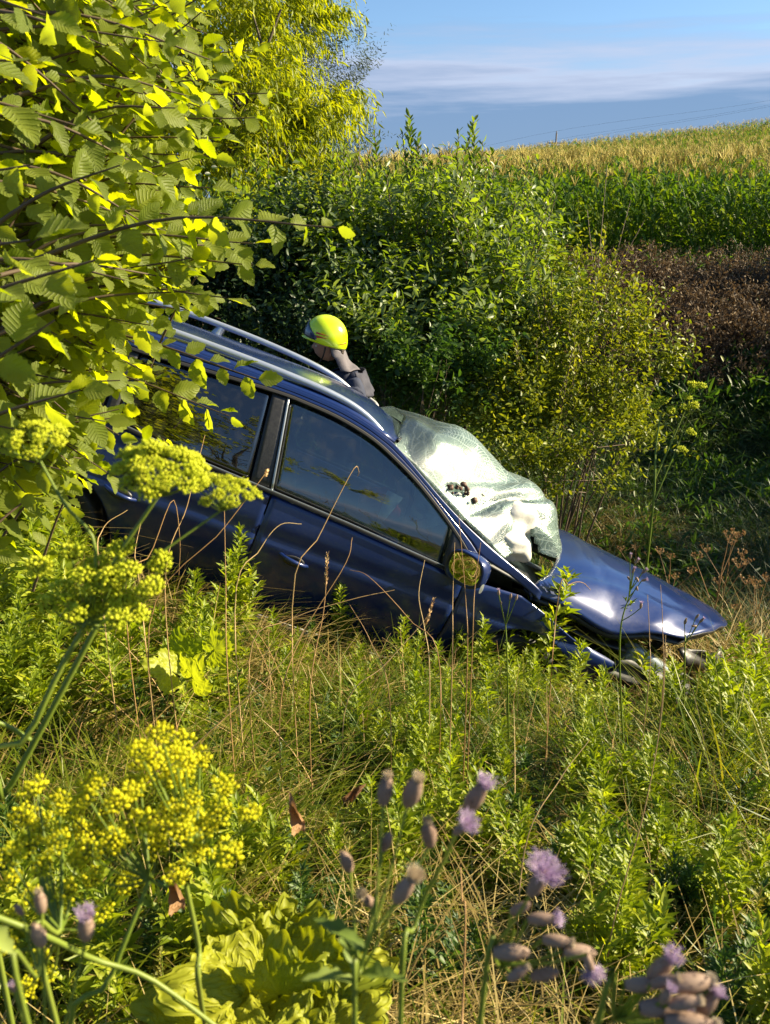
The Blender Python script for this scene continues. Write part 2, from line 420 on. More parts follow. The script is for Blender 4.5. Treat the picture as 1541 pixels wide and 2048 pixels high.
blades('green_grass', x, y, (.15 + .34 * RNG.random(len(x)) ** 1.6) * (.55 + .8 * nn_) * tall * np.clip(.45 + .28 * y, .6, 1.3), .0030 + .0075 * RNG.random(len(x)) ** 2, .3 + 1.3 * RNG.random(len(x)), M['grass'],
       'green and yellowing grass covering the bank between camera and car', rnd=np.clip(.12 + .45 * RNG.random(len(x)) + .45 * clump - .4 * shade_spot + .25 * (nn_ - .5), 0, 1))
x, y = samp(23000, .8, 5.4, pow_=.8)
k = (~in_car(x, y)) & (RNG.random(len(x)) < .25 + .9 * sn(x, y, .8, 2.0)); x, y = x[k], y[k]
blades('dry_grass', x, y, .18 + .3 * RNG.random(len(x)) ** 2, .0018 + .0034 * RNG.random(len(x)), .5 + 1.6 * RNG.random(len(x)), M['straw'],
       'dry straw coloured grass tangled through the green grass on the bank', droop=1.1)
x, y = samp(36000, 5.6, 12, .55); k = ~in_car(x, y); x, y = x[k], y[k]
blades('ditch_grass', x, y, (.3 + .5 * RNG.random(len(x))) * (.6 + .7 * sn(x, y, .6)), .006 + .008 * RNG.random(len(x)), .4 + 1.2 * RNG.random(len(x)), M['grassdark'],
       'rank grass coloured dark as shade in the bottom of the ditch behind the car', seg=4)
x = RNG.uniform(1.2, 5.4, 26000); y = RNG.uniform(4.6, 9.5, 26000); k = (~in_car(x, y)) & (x < .52 * y + .3); x, y = x[k], y[k]
blades('tan_grass', x, y, (.2 + .5 * RNG.random(len(x))) * (.6 + .6 * sn(x, y, .9, 1)) * np.interp(y, [7, 9.5], [1, .6]), .004 + .006 * RNG.random(len(x)), .4 + 1.3 * RNG.random(len(x)), M['straw'],
       'tan dry grass beyond the crumpled front of the car', seg=4)
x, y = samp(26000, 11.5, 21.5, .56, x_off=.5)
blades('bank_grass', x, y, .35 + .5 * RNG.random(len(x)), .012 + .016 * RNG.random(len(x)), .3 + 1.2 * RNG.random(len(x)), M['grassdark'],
       'grass coloured dark green as shade on the far bank below the corn', seg=3)

# ------------------------------------------------------------------ leaf shapes (length along +Y, normal +Z, unit length)
def leaf_tpl(n=4, width=.4, peak=.4, fold=.15, droop=.15, serr=0, across=2, curl=0):
    t = np.linspace(0, 1, n + 1)
    w = np.where(t < peak, np.sin(np.pi / 2 * (t / peak)) ** .75, np.cos(np.pi / 2 * ((t - peak) / (1 - peak))) ** .85) * width / 2
    w[0] = max(.012, w[0] * .3); w[-1] = .004
    s = np.linspace(-1, 1, across + 1)
    P = np.zeros((n + 1, across + 1, 3)); 
    for i in range(n + 1):
        for j in range(across + 1):
            ww = w[i]; yy = t[i]
            if serr and abs(s[j]) > .99 and 0 < i < n:
                if i % 2: ww *= 1 + serr; yy += .02
                else: ww *= 1 - serr * .5
            P[i, j] = (s[j] * ww, yy * (1 - .1 * droop), abs(s[j]) * ww * fold * 2 - droop * t[i] ** 2 * .5 + curl * math.sin(t[i] * 9 + s[j] * 2) * ww * .3)
    V, Fc, uv = grid(P)
    return V, Fc, uv
T_SMALL = leaf_tpl(2, .42, .45, .2, .15)
T_OVAL = leaf_tpl(3, .48, .5, .2, .2)
T_LANCE = leaf_tpl(3, .2, .4, .2, .3)
T_WIL = leaf_tpl(3, .36, .5, .2, .25)
T_WEED = leaf_tpl(3, .27, .45, .25, .35)
T_ELM = [leaf_tpl(18, .64, .42, .10, .12, .10, 4, .25), leaf_tpl(18, .58, .45, .22, .3, .12, 4, .5), leaf_tpl(18, .66, .38, .16, .5, .10, 4, .4)]
T_ELMLO = leaf_tpl(6, .62, .42, .15, .2, .10, 2, .3)

def auto_sprigs(blobs, n, size, lo=.25, hi=.8, seed=1, side=.5):
    r = np.random.default_rng(seed); res = []
    for i in range(n):
        c, rad = blobs[r.integers(len(blobs))]; c = np.asarray(c); rad = np.asarray(rad)
        d = unit(np.array([r.normal(0, side), -abs(r.normal(0, .4)), abs(r.normal(.9, .35))])); p = c + d * rad * .85; L = r.uniform(lo, hi)
        res.append((p + unit(d * .5 + np.array([r.normal(0, .15), 0, .8])) * L, p, int(12 + L * 26), size * r.uniform(.8, 1.25)))
    return res

def sprays(starts, dirs, lens, nper, size, tpl, spread=.9, wob=.25, gravity=0.0, upn=.6, twig_r=.003, planar=False, hang=0.0):
    """leaves set alternately along twigs; returns leaf arrays and twig MB arrays"""
    n = len(starts); dirs = unit(np.asarray(dirs, float))
    t = (np.arange(nper) + .6) / nper
    jit = RNG.normal(0, wob, (n, 3))
    P = starts[:, None] + (dirs[:, None] * t[:, None] + jit[:, None] * (t ** 2)[:, None] * .5 + np.array([0, 0, -gravity]) * (t ** 2)[:, None]) * lens[:, None, None]
    D = unit(dirs[:, None] + jit[:, None] * t[:, None] + np.array([0, 0, -gravity]) * 2 * t[:, None])
    ref = np.array([0, 0, 1.0]) if planar else unit(RNG.normal(0, 1, (n, 1, 3)) * .7 + np.array([0, 0, .6]))
    side = unit(np.cross(D, np.broadcast_to(ref, D.shape)))
    sg = np.where(np.arange(nper) % 2, 1, -1)[None, :, None]
    phi = RNG.normal(0, .5 if not planar else .15, (n, nper, 1))
    nrm = np.cross(side, D)
    sd = side * np.cos(phi) + nrm * np.sin(phi)
    L = unit(D * (1 - spread * .55) + sd * sg * spread + RNG.normal(0, .18, D.shape) + np.array([0, 0, -hang]))
    up = unit(np.array([0, 0, upn]) + nrm * .3 + RNG.normal(0, .35, D.shape))
    return P.reshape(-1, 3), L.reshape(-1, 3), up.reshape(-1, 3)

def leafR(L, up):
    X = unit(np.cross(L, up)); Z = np.cross(X, L)
    return np.stack([X, L, Z], -1)

def make_plant_mass(name, label, cat, base, blobs, nspray, nper, size, tpl, mat, stems=9, group=None, stem_r=.02, barkmat=None, upw=.5, lens=(.25, .5),
                    hang=0, gravity=0, spread=.9, shell=.5, sprigs=(), crown_name='crown', rshift=0, clump_s=.13):
    """bush or tree: Empty > stems (trunk), crown of leaf sprays. blobs: (centre, radii)"""
    root = tag(empty(name, tuple(base)), label, cat, group)
    B = Vector(base); base = np.asarray(base, float)
    w = np.array([b[1][0] * b[1][1] * b[1][2] for b in blobs]) ** .66; w /= w.sum()
    ids = RNG.choice(len(blobs), nspray, p=w)
    C = np.array([b[0] for b in blobs])[ids]; Rr = np.array([b[1] for b in blobs])[ids]
    d = unit(RNG.normal(0, 1, (nspray, 3))); r = 1 - shell * RNG.random(nspray) ** 1.3
    nc = max(6, nspray // 16); cl = RNG.integers(0, nc, nspray); ids = ids[cl]; C = C[cl]; Rr = Rr[cl]; d = unit(d[cl] + RNG.normal(0, clump_s, d.shape)); r = r[cl] + RNG.normal(0, clump_s * .8, nspray)
    # lumpy outline
    lump = 1 + .3 * np.sin(d[:, 0] * 5 + ids) * np.cos(d[:, 2] * 6 + ids * 2) + .1 * np.sin(d[:, 1] * 9 + d[:, 0] * 7)
    S = C + d * Rr * (r * lump)[:, None]
    k = S[:, 2] > terrain(S[:, 0], S[:, 1]) + .05
    S = S[k]; d = d[k]; C = C[k]
    dirs = unit(d * .7 + np.array([0, 0, upw]) + RNG.normal(0, .3, d.shape))
    ln = RNG.uniform(*lens, len(S))
    P, L, up = sprays(S, dirs, ln, nper, size, tpl, hang=hang, gravity=gravity, spread=spread)
    sz = size * RNG.uniform(.6, 1.25, len(P))
    rn = np.clip(RNG.random(len(P)) * .7 + np.repeat(RNG.random(len(S)), nper) * .3 + rshift, 0, 1)
    for (tip, low, ns, s2) in sprigs:      # upright shoots standing out of the top
        tip = np.asarray(tip, float); low = np.asarray(low, float)
        q = (np.arange(ns) + .5) / ns
        pp = low + (tip - low) * q[:, None]; a = np.arange(ns) * 2.4 + RNG.random()
        LL = np.stack([np.cos(a), np.sin(a), np.full(ns, .9)], -1) * (1 - .3 * q[:, None]) + np.array([0, 0, .3])
        P = np.vstack([P, pp]); L = np.vstack([L, unit(LL)]); up = np.vstack([up, RNG.normal(0, .5, (ns, 3)) + np.array([0, 0, 1])])
        sz = np.concatenate([sz, np.full(ns, s2) * RNG.uniform(.7, 1.1, ns)]); rn = np.concatenate([rn, RNG.random(ns)])
    V, FF, rr, uv = scatter(tpl, P, leafR(L, up), sz, rn)
    o = link(crown_name, mesh(crown_name, V - base, [FF], mat, {'rnd': rr}, uv), root)
    tag(o, kind='stuff')
    mb = MB()
    for i in range(stems):
        tgt = S[RNG.integers(len(S))]; b0 = base + np.array([RNG.normal(0, .08), RNG.normal(0, .08), -.1]) * (1 + stem_r * 10)
        mid = (b0 * .55 + tgt * .45) + np.array([0, 0, .25 * np.linalg.norm(tgt - b0) * .5]) + RNG.normal(0, .05, 3)
        mb.add(*tube(cr([b0, mid, tgt], 9) - base, np.linspace(stem_r, stem_r * .25, 9), 5))
        for _ in range(4):
            q = cr([b0, mid, tgt], 9)[RNG.integers(4, 8)]; e = S[np.argmin(((S - q - RNG.normal(0, .5, 3)) ** 2).sum(1))]
            mb.add(*tube(np.linspace(q, e, 4) - base, np.linspace(stem_r * .4, stem_r * .12, 4), 4))
    for (tip, low, ns, s2) in sprigs: mb.add(*tube(np.linspace(low, tip, 4) - base, np.linspace(stem_r * .3, .004, 4), 4))
    link('trunk' if cat == 'tree' else 'stems', mb.build('stems', barkmat or M['twig']), root)
    return root

def gb(px, py, d, s=.05):
    p = at(px, py, d); p[2] = float(terrain(p[0], p[1])) - s; return p
def blob(px, py, d, rx, ry, rz): return (at(px, py, d), (rx, ry, rz))

# big willow bush behind the car, in several depths of light
WB = [blob(690, 600, 9.8, 1.2, 1.0, .8), blob(850, 600, 9.5, 1.0, 1.0, .9), blob(940, 560, 9.9, .75, .9, .7), blob(990, 660, 9.2, .7, .8, .75), blob(760, 500, 10.3, .7, .8, .45), blob(900, 470, 10.6, .7, .8, .32), blob(560, 500, 10.4, 1.0, .9, .6), blob(1010, 510, 10.4, .45, .6, .3), blob(900, 720, 9.0, .8, .6, .6)]
BB = [blob(1190, 640, 8.7, .25, .35, .35), blob(1110, 730, 8.5, .42, .5, .5), blob(1215, 830, 8.3, .3, .35, .35), blob(1255, 730, 8.5, .22, .3, .25), blob(1090, 860, 8.2, .5, .5, .4)]
make_plant_mass('willow_bush', 'large dense green willow bush behind the car with thin shoots standing above it', 'bush', gb(820, 900, 10.2),
    [blob(690, 600, 9.8, 1.2, 1.0, .8), blob(850, 600, 9.5, 1.0, 1.0, .9), blob(940, 560, 9.9, .75, .9, .7), blob(990, 660, 9.2, .7, .8, .75), blob(760, 500, 10.3, .7, .8, .45),
     blob(880, 720, 8.8, .9, .7, .7), blob(760, 690, 9.2, .8, .7, .8), blob(900, 470, 10.6, .7, .8, .32), blob(560, 500, 10.4, 1.0, .9, .6), blob(1010, 510, 10.4, .45, .6, .3)],
    6800, 8, .105, T_WIL, M['willow'], 26, stem_r=.028, upw=.9, shell=.42, lens=(.25, .65),
    sprigs=[(at(820, 232, 10), at(828, 420, 10), 60, .12), (at(804, 262, 10), at(822, 400, 10), 26, .10), (at(836, 272, 10), at(832, 400, 10), 24, .10), (at(862, 330, 10), at(850, 430, 10), 16, .10), (at(760, 318, 10), at(775, 430, 10), 14, .09), (at(700, 318, 10.2), at(715, 430, 10.2), 16, .08), (at(846, 300, 10), at(850, 420, 10), 18, .11), (at(948, 240, 10), at(952, 420, 10), 56, .12), (at(936, 278, 10), at(948, 420, 10), 22, .10), (at(966, 282, 10), at(958, 420, 10), 24, .11), (at(990, 330, 10), at(970, 430, 10), 16, .10), (at(1003, 300, 10.2), at(970, 420, 10.2), 12, .08),
            (at(905, 300, 10), at(912, 420, 10), 10, .05), (at(735, 300, 10), at(745, 420, 10), 12, .07), (at(718, 262, 10.4), at(722, 420, 10.4), 14, .06), (at(788, 300, 10), at(800, 420, 10), 10, .07),
            (at(690, 290, 10.4), at(705, 420, 10.4), 14, .07), (at(930, 330, 10), at(925, 440, 10), 12, .07)] + auto_sprigs(WB, 110, .095, .3, 1.0, seed=3))
make_plant_mass('bush', 'bush coloured dark as shade between the firefighter and the car roof', 'bush', gb(520, 760, 8.6),
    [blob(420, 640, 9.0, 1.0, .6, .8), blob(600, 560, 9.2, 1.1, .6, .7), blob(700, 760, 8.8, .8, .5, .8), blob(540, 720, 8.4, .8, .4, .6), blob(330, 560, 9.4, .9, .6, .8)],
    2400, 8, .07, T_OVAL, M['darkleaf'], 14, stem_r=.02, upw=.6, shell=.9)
make_plant_mass('buckthorn_bush', 'yellow-green small-leaved bush to the right of the willow, above the car bonnet', 'bush', gb(1120, 1050, 8.4),
    [blob(1110, 730, 8.5, .42, .5, .5), blob(1090, 860, 8.2, .55, .5, .4), blob(1190, 640, 8.7, .25, .35, .35), blob(1215, 830, 8.3, .3, .35, .35), blob(1040, 760, 8.4, .3, .3, .35), blob(1040, 920, 8.0, .35, .3, .25), blob(1255, 730, 8.5, .22, .3, .25), blob(1150, 960, 7.9, .35, .3, .2), blob(1290, 860, 8.2, .22, .25, .18), blob(1300, 640, 8.6, .15, .2, .15), blob(1310, 760, 8.4, .14, .2, .12), blob(1150, 560, 9.0, .18, .3, .18)],
    1700, 8, .058, T_OVAL, M['buckthorn'], 14, stem_r=.014, upw=.8, shell=.75, lens=(.25, .65),
    sprigs=[(at(1290, 440, 8.6), at(1200, 600, 8.6), 14, .055), (at(1262, 400, 8.7), at(1220, 560, 8.7), 14, .05), (at(1175, 420, 8.8), at(1190, 560, 8.8), 10, .05), (at(1360, 570, 8.5), at(1270, 680, 8.5), 16, .05),
            (at(1375, 640, 8.5), at(1270, 740, 8.5), 14, .045), (at(1365, 780, 8.4), at(1260, 860, 8.4), 14, .045), (at(1215, 330, 8.9), at(1195, 560, 8.9), 12, .05), (at(1320, 900, 8.2), at(1220, 900, 8.3), 12, .04)] + auto_sprigs(BB, 46, .055, .25, .7, 5, .9))
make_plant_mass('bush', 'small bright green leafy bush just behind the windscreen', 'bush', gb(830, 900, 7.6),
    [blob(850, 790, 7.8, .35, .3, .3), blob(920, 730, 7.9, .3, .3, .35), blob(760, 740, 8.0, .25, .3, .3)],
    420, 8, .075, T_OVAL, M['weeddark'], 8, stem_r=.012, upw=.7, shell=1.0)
# yellow-green tree and grey willow, upper left
make_plant_mass('ash_tree', 'tall yellow-green tree with drooping leaves at the top left behind the bush', 'tree', gb(330, 700, 13),
    [blob(430, 60, 13, 1.9, 1.2, 1.3), blob(520, 230, 12.4, 1.2, 1.0, .9), blob(360, 180, 12.6, 1.6, 1.2, 1.2), blob(560, 60, 13.2, .7, .8, .8), blob(430, 250, 11.5, .9, .5, .7), blob(380, 380, 11.5, .8, .4, .5), blob(200, 120, 13, 1.8, 1.4, 1.6), blob(470, 330, 12.2, 1.3, .8, .7),
     blob(690, 160, 12.6, .38, .5, .30), blob(660, 220, 12.4, .4, .5, .4), blob(600, 270, 12.2, .7, .6, .6), blob(330, -150, 13.5, 2.6, 1.5, 1.5), blob(60, 200, 13, 2.0, 1.2, 2.0)],
    6000, 9, .15, T_LANCE, M['ash'], 18, stem_r=.07, barkmat=M['bark'], upw=.35, hang=.9, gravity=.5, lens=(.3, .6), shell=.6,
    sprigs=[])
make_plant_mass('grey_willow_tree', 'grey-green willow crown showing between the yellow-green branches', 'tree', gb(600, 700, 17),
    [blob(620, 190, 17, 1.2, .9, 1.3), blob(560, 120, 17.5, 1.1, .9, 1.3), blob(500, 300, 17, 1.5, .9, 1.3), blob(590, 330, 16.5, 1.2, .8, .9)],
    4200, 9, .09, T_LANCE, M['greywillow'], 12, stem_r=.09, barkmat=M['bark'], upw=.8, shell=.6)
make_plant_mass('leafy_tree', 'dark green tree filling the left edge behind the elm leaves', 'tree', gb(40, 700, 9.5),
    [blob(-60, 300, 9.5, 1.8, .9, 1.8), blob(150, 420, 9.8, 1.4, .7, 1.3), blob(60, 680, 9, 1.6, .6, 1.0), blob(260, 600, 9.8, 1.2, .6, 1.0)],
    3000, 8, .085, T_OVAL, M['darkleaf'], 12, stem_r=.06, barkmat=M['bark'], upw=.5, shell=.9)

make_plant_mass('roadside_tree', 'leafy tree on the roadside behind the viewpoint', 'tree', (.2, -4.0, -1.4),
    [(np.array([.6, -3.8, 2.3]), (1.2, .9, 1.3)), (np.array([2.3, -3.9, 3.2]), (.8, .6, 1.2)), (np.array([-1.4, -3.4, 2.0]), (1.4, .9, 1.6)), (np.array([3.2, -4.1, 1.5]), (.55, .4, .5)), (np.array([1.9, -3.9, 1.2]), (.5, .4, .35))],
    900, 7, .12, T_OVAL, M['ash'], 8, stem_r=.05, barkmat=M['bark'], upw=.5, shell=.9)
make_plant_mass('shade_hedge', 'unseen hedge added beyond the right edge to shade the ditch', 'hedge', (10.6, 10, float(terrain(10.6, 10))),  # unseen hedge, added to throw shade over the ditch
    [(np.array([10.5 + .4 * math.sin(i), 8.2 + i * .82, -1.1 + .25 * math.sin(i * 2.1)]), (.8, .8, 1.9)) for i in range(11)],
    8000, 6, .15, T_OVAL, M['darkleaf'], 16, stem_r=.04, upw=.6, shell=1.0)

# ------------------------------------------------------------------ corn field
def corn_mesh(i, lod=False):
    r = np.random.default_rng(100 + i); mb = MB(); h = r.uniform(1.95, 2.3)
    mb.add(*tube(cr([(0, 0, 0), (r.normal(0, .03), r.normal(0, .03), h * .6), (r.normal(0, .06), r.normal(0, .06), h)], 5), np.linspace(.016, .006, 5), 4), .5)
    nl = 6 if lod else 11
    for k in range(nl):
        z = (.45 + .55 * (k / nl)) * h if lod else (.12 + .8 * k / nl) * h; a = k * math.pi + r.normal(0, .7); L = r.uniform(.65, 1.05) * (1 if k < nl - 3 else .7); seg = 4 if lod else 6
        t = np.linspace(0, 1, seg + 1); rise = r.uniform(.4, .8)
        cx = L * .75 * t; cz = z + L * (rise * t * 1.6 - (rise + r.uniform(.5, 1.1)) * t ** 2.4 * .8)
        w = .04 * (np.sin(np.clip(t * 1.1 + .12, 0, 1) * math.pi)) ** .6 + .004; w[-1] = .003
        d = np.array([math.cos(a), math.sin(a)]); s = np.array([-d[1], d[0]])
        P = np.zeros((seg + 1, 3, 3))
        for j, q in enumerate((-1, 0, 1)):
            P[:, j, 0] = cx * d[0] + s[0] * w * q; P[:, j, 1] = cx * d[1] + s[1] * w * q; P[:, j, 2] = cz + abs(q) * w * .5
        Vg, Fg, uvg = grid(P); mb.add(Vg, Fg, r.uniform(.1, .9), uvg)
    for k in range(4 if lod else 6):
        a = k * 2.4; sp = .06 + .05 * r.random() if k else 0
        p = cr([(0, 0, h - .02), (math.cos(a) * sp * .6, math.sin(a) * sp * .6, h + .12), (math.cos(a) * sp * 1.7, math.sin(a) * sp * 1.7, h + .2 + .1 * r.random())], 4)
        mb.add(*tube(p, [.005, .009, .008, .003], 3), r.random(), m=1)
    return mb.build('corn_plant', [M['corn'], M['tassel']])
CORN = [corn_mesh(i) for i in range(6)]
CORN_LO = [corn_mesh(i + 20, True) for i in range(4)]
cnt = 0
for row in range(6):
    yr = 21.2 + row * .7
    for xx in np.arange(-1.0 + 0 * row, 12.8, .26):
        if cnt >= 298: break
        xx = xx + RNG.normal(0, .04); yy = yr + RNG.normal(0, .05)
        o = link('corn_plant', CORN[RNG.integers(6)], loc=(xx, yy, float(terrain(xx, yy)) - .03), rot=(RNG.normal(0, .04), RNG.normal(0, .04), RNG.uniform(0, 6.3)))
        s = RNG.uniform(.88, 1.1); o.scale = (s, s, s)
        tag(o, 'green corn plant in the front rows of the field behind the brown weeds', 'corn', 'corn plants along the near edge of the field'); cnt += 1
def gn_scatter(name, pts, meshes, label, cat, smin=.85, smax=1.1):
    """one stuff object: real plants instanced on points with geometry nodes"""
    me = bpy.data.meshes.new(name); me.vertices.add(len(pts)); me.vertices.foreach_set('co', np.asarray(pts, np.float32).ravel())
    o = link(name, me); tag(o, label, cat, kind='stuff')
    g = bpy.data.node_groups.new(name, 'GeometryNodeTree')
    g.interface.new_socket('Geometry', in_out='INPUT', socket_type='NodeSocketGeometry'); g.interface.new_socket('Geometry', in_out='OUTPUT', socket_type='NodeSocketGeometry')
    gi = g.nodes.new('NodeGroupInput'); go = g.nodes.new('NodeGroupOutput')
    hold = bpy.data.collections.new(name + '_shapes')
    for k, mm in enumerate(meshes):
        q = bpy.data.objects.new(name + '_shape', mm); hold.objects.link(q)
    ci = g.nodes.new('GeometryNodeCollectionInfo'); ci.inputs['Collection'].default_value = hold; ci.inputs['Separate Children'].default_value = True; ci.inputs['Reset Children'].default_value = True
    iop = g.nodes.new('GeometryNodeInstanceOnPoints'); iop.inputs['Pick Instance'].default_value = True
    ri = g.nodes.new('FunctionNodeRandomValue'); ri.data_type = 'INT'; ri.inputs['Min'].default_value = 0; ri.inputs['Max'].default_value = len(meshes) - 1
    rr = g.nodes.new('FunctionNodeRandomValue'); rr.data_type = 'FLOAT_VECTOR'; rr.inputs['Min'].default_value = (-.08, -.08, 0); rr.inputs['Max'].default_value = (.08, .08, 6.28)
    rs = g.nodes.new('FunctionNodeRandomValue'); rs.data_type = 'FLOAT'; rs.inputs[2].default_value = smin; rs.inputs[3].default_value = smax
    L = g.links.new
    L(gi.outputs[0], iop.inputs['Points']); L(ci.outputs[0], iop.inputs['Instance'])
    L(ri.outputs['Value'] if ri.outputs['Value'].enabled else [q for q in ri.outputs if q.enabled][0], iop.inputs['Instance Index'])
    L([q for q in rr.outputs if q.enabled][0], iop.inputs['Rotation'])
    L([q for q in rs.outputs if q.enabled][0], iop.inputs['Scale'])
    rl = g.nodes.new('GeometryNodeRealizeInstances')
    L(iop.outputs[0], go.inputs[0])
    md = o.modifiers.new('scatter', 'NODES'); md.node_group = g
    return o
pts = []
y_ = 21.2 + 5 * .7
while y_ < 97:
    st = .24 if y_ < 30 else (.3 if y_ < 50 else .42)
    for xx in np.arange(-3 - .12 * (y_ - 20), y_ * .52 + 2, st):
        a = xx + RNG.normal(0, .06); b_ = y_ + RNG.normal(0, .08)
        pts.append((a, b_, float(0)))
    y_ += .7 if y_ < 40 else 1.0
pts = np.array(pts)
pts[:, 2] = terrain(pts[:, 0], pts[:, 1]) - .03
gn_scatter('corn_field', pts, CORN_LO, 'corn with tan tassels covering the slope up to the skyline', 'corn field')

# ------------------------------------------------------------------ dry brown weeds on the far bank
def dryweed_mesh(i, h=1.0, mat=None):
    r = np.random.default_rng(300 + i); mb = MB()
    for s in range(3):
        a0 = r.uniform(0, 6.3); top = np.array([math.cos(a0) * .15, math.sin(a0) * .15, h * r.uniform(.7, 1)])
        st = cr([(0, 0, 0), top * .5 + r.normal(0, .03, 3), top], 5); mb.add(*tube(st, np.linspace(.009, .004, 5), 3), .4)
        for k in range(9):
            p = st[0] + (top - st[0]) * r.uniform(.35, 1); a = r.uniform(0, 6.3); e = p + np.array([math.cos(a), math.sin(a), r.uniform(.4, 1.2)]) * r.uniform(.1, .25)
            mb.add(*tube(np.linspace(p, e, 3), [.004, .003, .002], 3), .3)
            m_ = 7; D = unit(r.normal(0, 1, (m_, 3)) + np.array([0, 0, .4])); PP = e + r.normal(0, .025, (m_, 3))
            Vv, FF, rr, uv = scatter(T_SMALL, PP, leafR(D, unit(r.normal(0, 1, (m_, 3)))), r.uniform(.03, .075, m_), r.random(m_)); mb.add(Vv, FF, rr, uv)
    return mb.build('dry_weed', M['brownweed'])
DW = [dryweed_mesh(i) for i in range(6)]
n = 2100
y = RNG.uniform(12.3, 17.6, n); x = RNG.uniform(.05, 1, n) * (y * .55 + 1)
k = RNG.random(n) < np.clip((y - 12.2) / 1.6, .1, 1); x, y = x[k], y[k]
gn_scatter('brown_weeds', np.stack([x, y, terrain(x, y) - .03], -1), DW, 'dead brown weeds massed on the shaded bank below the corn', 'weeds', .35, 1.25)
n = 420; y = RNG.uniform(12.0, 18.5, n); x = RNG.uniform(.05, 1, n) * (y * .55 + 1)
GREENBANK = np.stack([x, y, terrain(x, y) - .03], -1)
def greenclump(i):
    r = np.random.default_rng(700 + i); mb = MB(); m_ = 130
    P = r.normal(0, 1, (m_, 3)) * np.array([.16, .16, .12]) + np.array([0, 0, .25]); D = unit(P * np.array([1, 1, .3]) + np.array([0, 0, .3]) + r.normal(0, .3, (m_, 3)))
    Vv, FF, rr, uv = scatter(T_LANCE, P, leafR(D, unit(r.normal(0, .5, (m_, 3)) + np.array([0, 0, 1]))), r.uniform(.1, .2, m_), r.random(m_)); mb.add(Vv, FF, rr, uv)
    return mb.build('green_clump', M['weeddark'])
GC = [greenclump(i) for i in range(4)]
gn_scatter('bank_weeds', GREENBANK, GC, 'green leafy weeds growing through the brown ones on the far bank', 'weeds', .6, 1.6)
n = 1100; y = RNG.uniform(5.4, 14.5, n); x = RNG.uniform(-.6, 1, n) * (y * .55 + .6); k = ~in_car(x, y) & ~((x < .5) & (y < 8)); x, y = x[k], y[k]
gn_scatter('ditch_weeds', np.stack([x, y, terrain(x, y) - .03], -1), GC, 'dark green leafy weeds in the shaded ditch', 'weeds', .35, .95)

# ------------------------------------------------------------------ utility pole and wires on the skyline
mp_ = simple('pole_wood', (.16, .14, .12), .8, noise=(.25, .22, .2), scale=8)
PD = 150.0
pb = at(1109, 345, PD)
pole = tag(empty('utility_pole', tuple(pb)), 'small utility pole with one crossarm on the skyline beyond the corn', 'utility pole')
h = at(1109, 268, PD)[2] - pb[2]
link('post', MB().add(*tube([(0, 0, -8), (0, 0, h * .5), (0, 0, h)], [.2, .17, .13], 8)).build('post', mp_), pole)
zc = at(1109, 287, PD)[2] - pb[2]
link('crossarm', MB().add(*tube([(-1.5, 0, zc), (0, 0, zc), (1.5, 0, zc)], .1, 6)).build('crossarm', mp_), pole)
for sx in (-1.4, 1.4, 0):
    zz_ = h if sx == 0 else zc
    link('insulator', MB().add(*tube([(sx, 0, zz_), (sx, 0, zz_ + .2), (sx, 0, zz_ + .35)], [.08, .1, .05], 6)).build('insulator', mp_), pole)
mw = simple('wire', (.05, .06, .08), .5)
for k, (dz, sx) in enumerate(((0, -1.4), (0, 1.4), (.35, 0))):
    a = np.array([pb[0] + sx, pb[1], pb[2] + (h if sx == 0 else zc) + .35])
    rgt = np.array([pb[0] + 62, pb[1] - 25, pb[2] + h + 9.0]); lft = np.array([pb[0] - 60, pb[1] + 20, pb[2] + h - 9])
    pts_ = [rgt + np.array([sx, 0, 0]) * .5, (a + rgt) / 2 - np.array([0, 0, 1.0]), a, (a + lft) / 2 - np.array([0, 0, 1.0]), lft + np.array([sx, 0, 0]) * .5]
    nm = ['lowest overhead wire left of the skyline pole', 'middle overhead wire running over the corn crest', 'topmost overhead wire over the skyline pole'][k]
    tag(link('power_wire', MB().add(*tube(cr(pts_, 24), .010, 4)).build('power_wire', mw)), nm, 'wire')

# ------------------------------------------------------------------ the car (x forward, y away from the viewer, z up; belt line at z = 0)
def _frame(psi, th, ro):
    psi, th, ro = map(math.radians, (psi, th, ro))
    f = np.array([math.cos(th) * math.cos(psi), math.cos(th) * math.sin(psi), -math.sin(th)])
    l = np.array([-math.sin(psi), math.cos(psi), 0]); u = np.cross(f, l)
    l2 = l * math.cos(ro) + u * math.sin(ro)
    return np.array([f, l2, np.cross(f, l2)])
CR = _frame(4.755, 23.153, -5.468)
CO = np.array([-0.58910791, 4.22525355, -1.3717103])
CW = 1.78
BASE = np.array([0, CW / 2, -.93])
car = empty('wrecked_car')
car.matrix_world = Matrix([[*CR[:, i]][0:3] + [float((CO + BASE @ CR)[i])] for i in range(3)] + [[0, 0, 0, 1]])
tag(car, 'crashed dark blue estate car nose down in the ditch with shattered windscreen and raised bonnet', 'car')
def c2w(p): return CO + np.asarray(p, float) @ CR

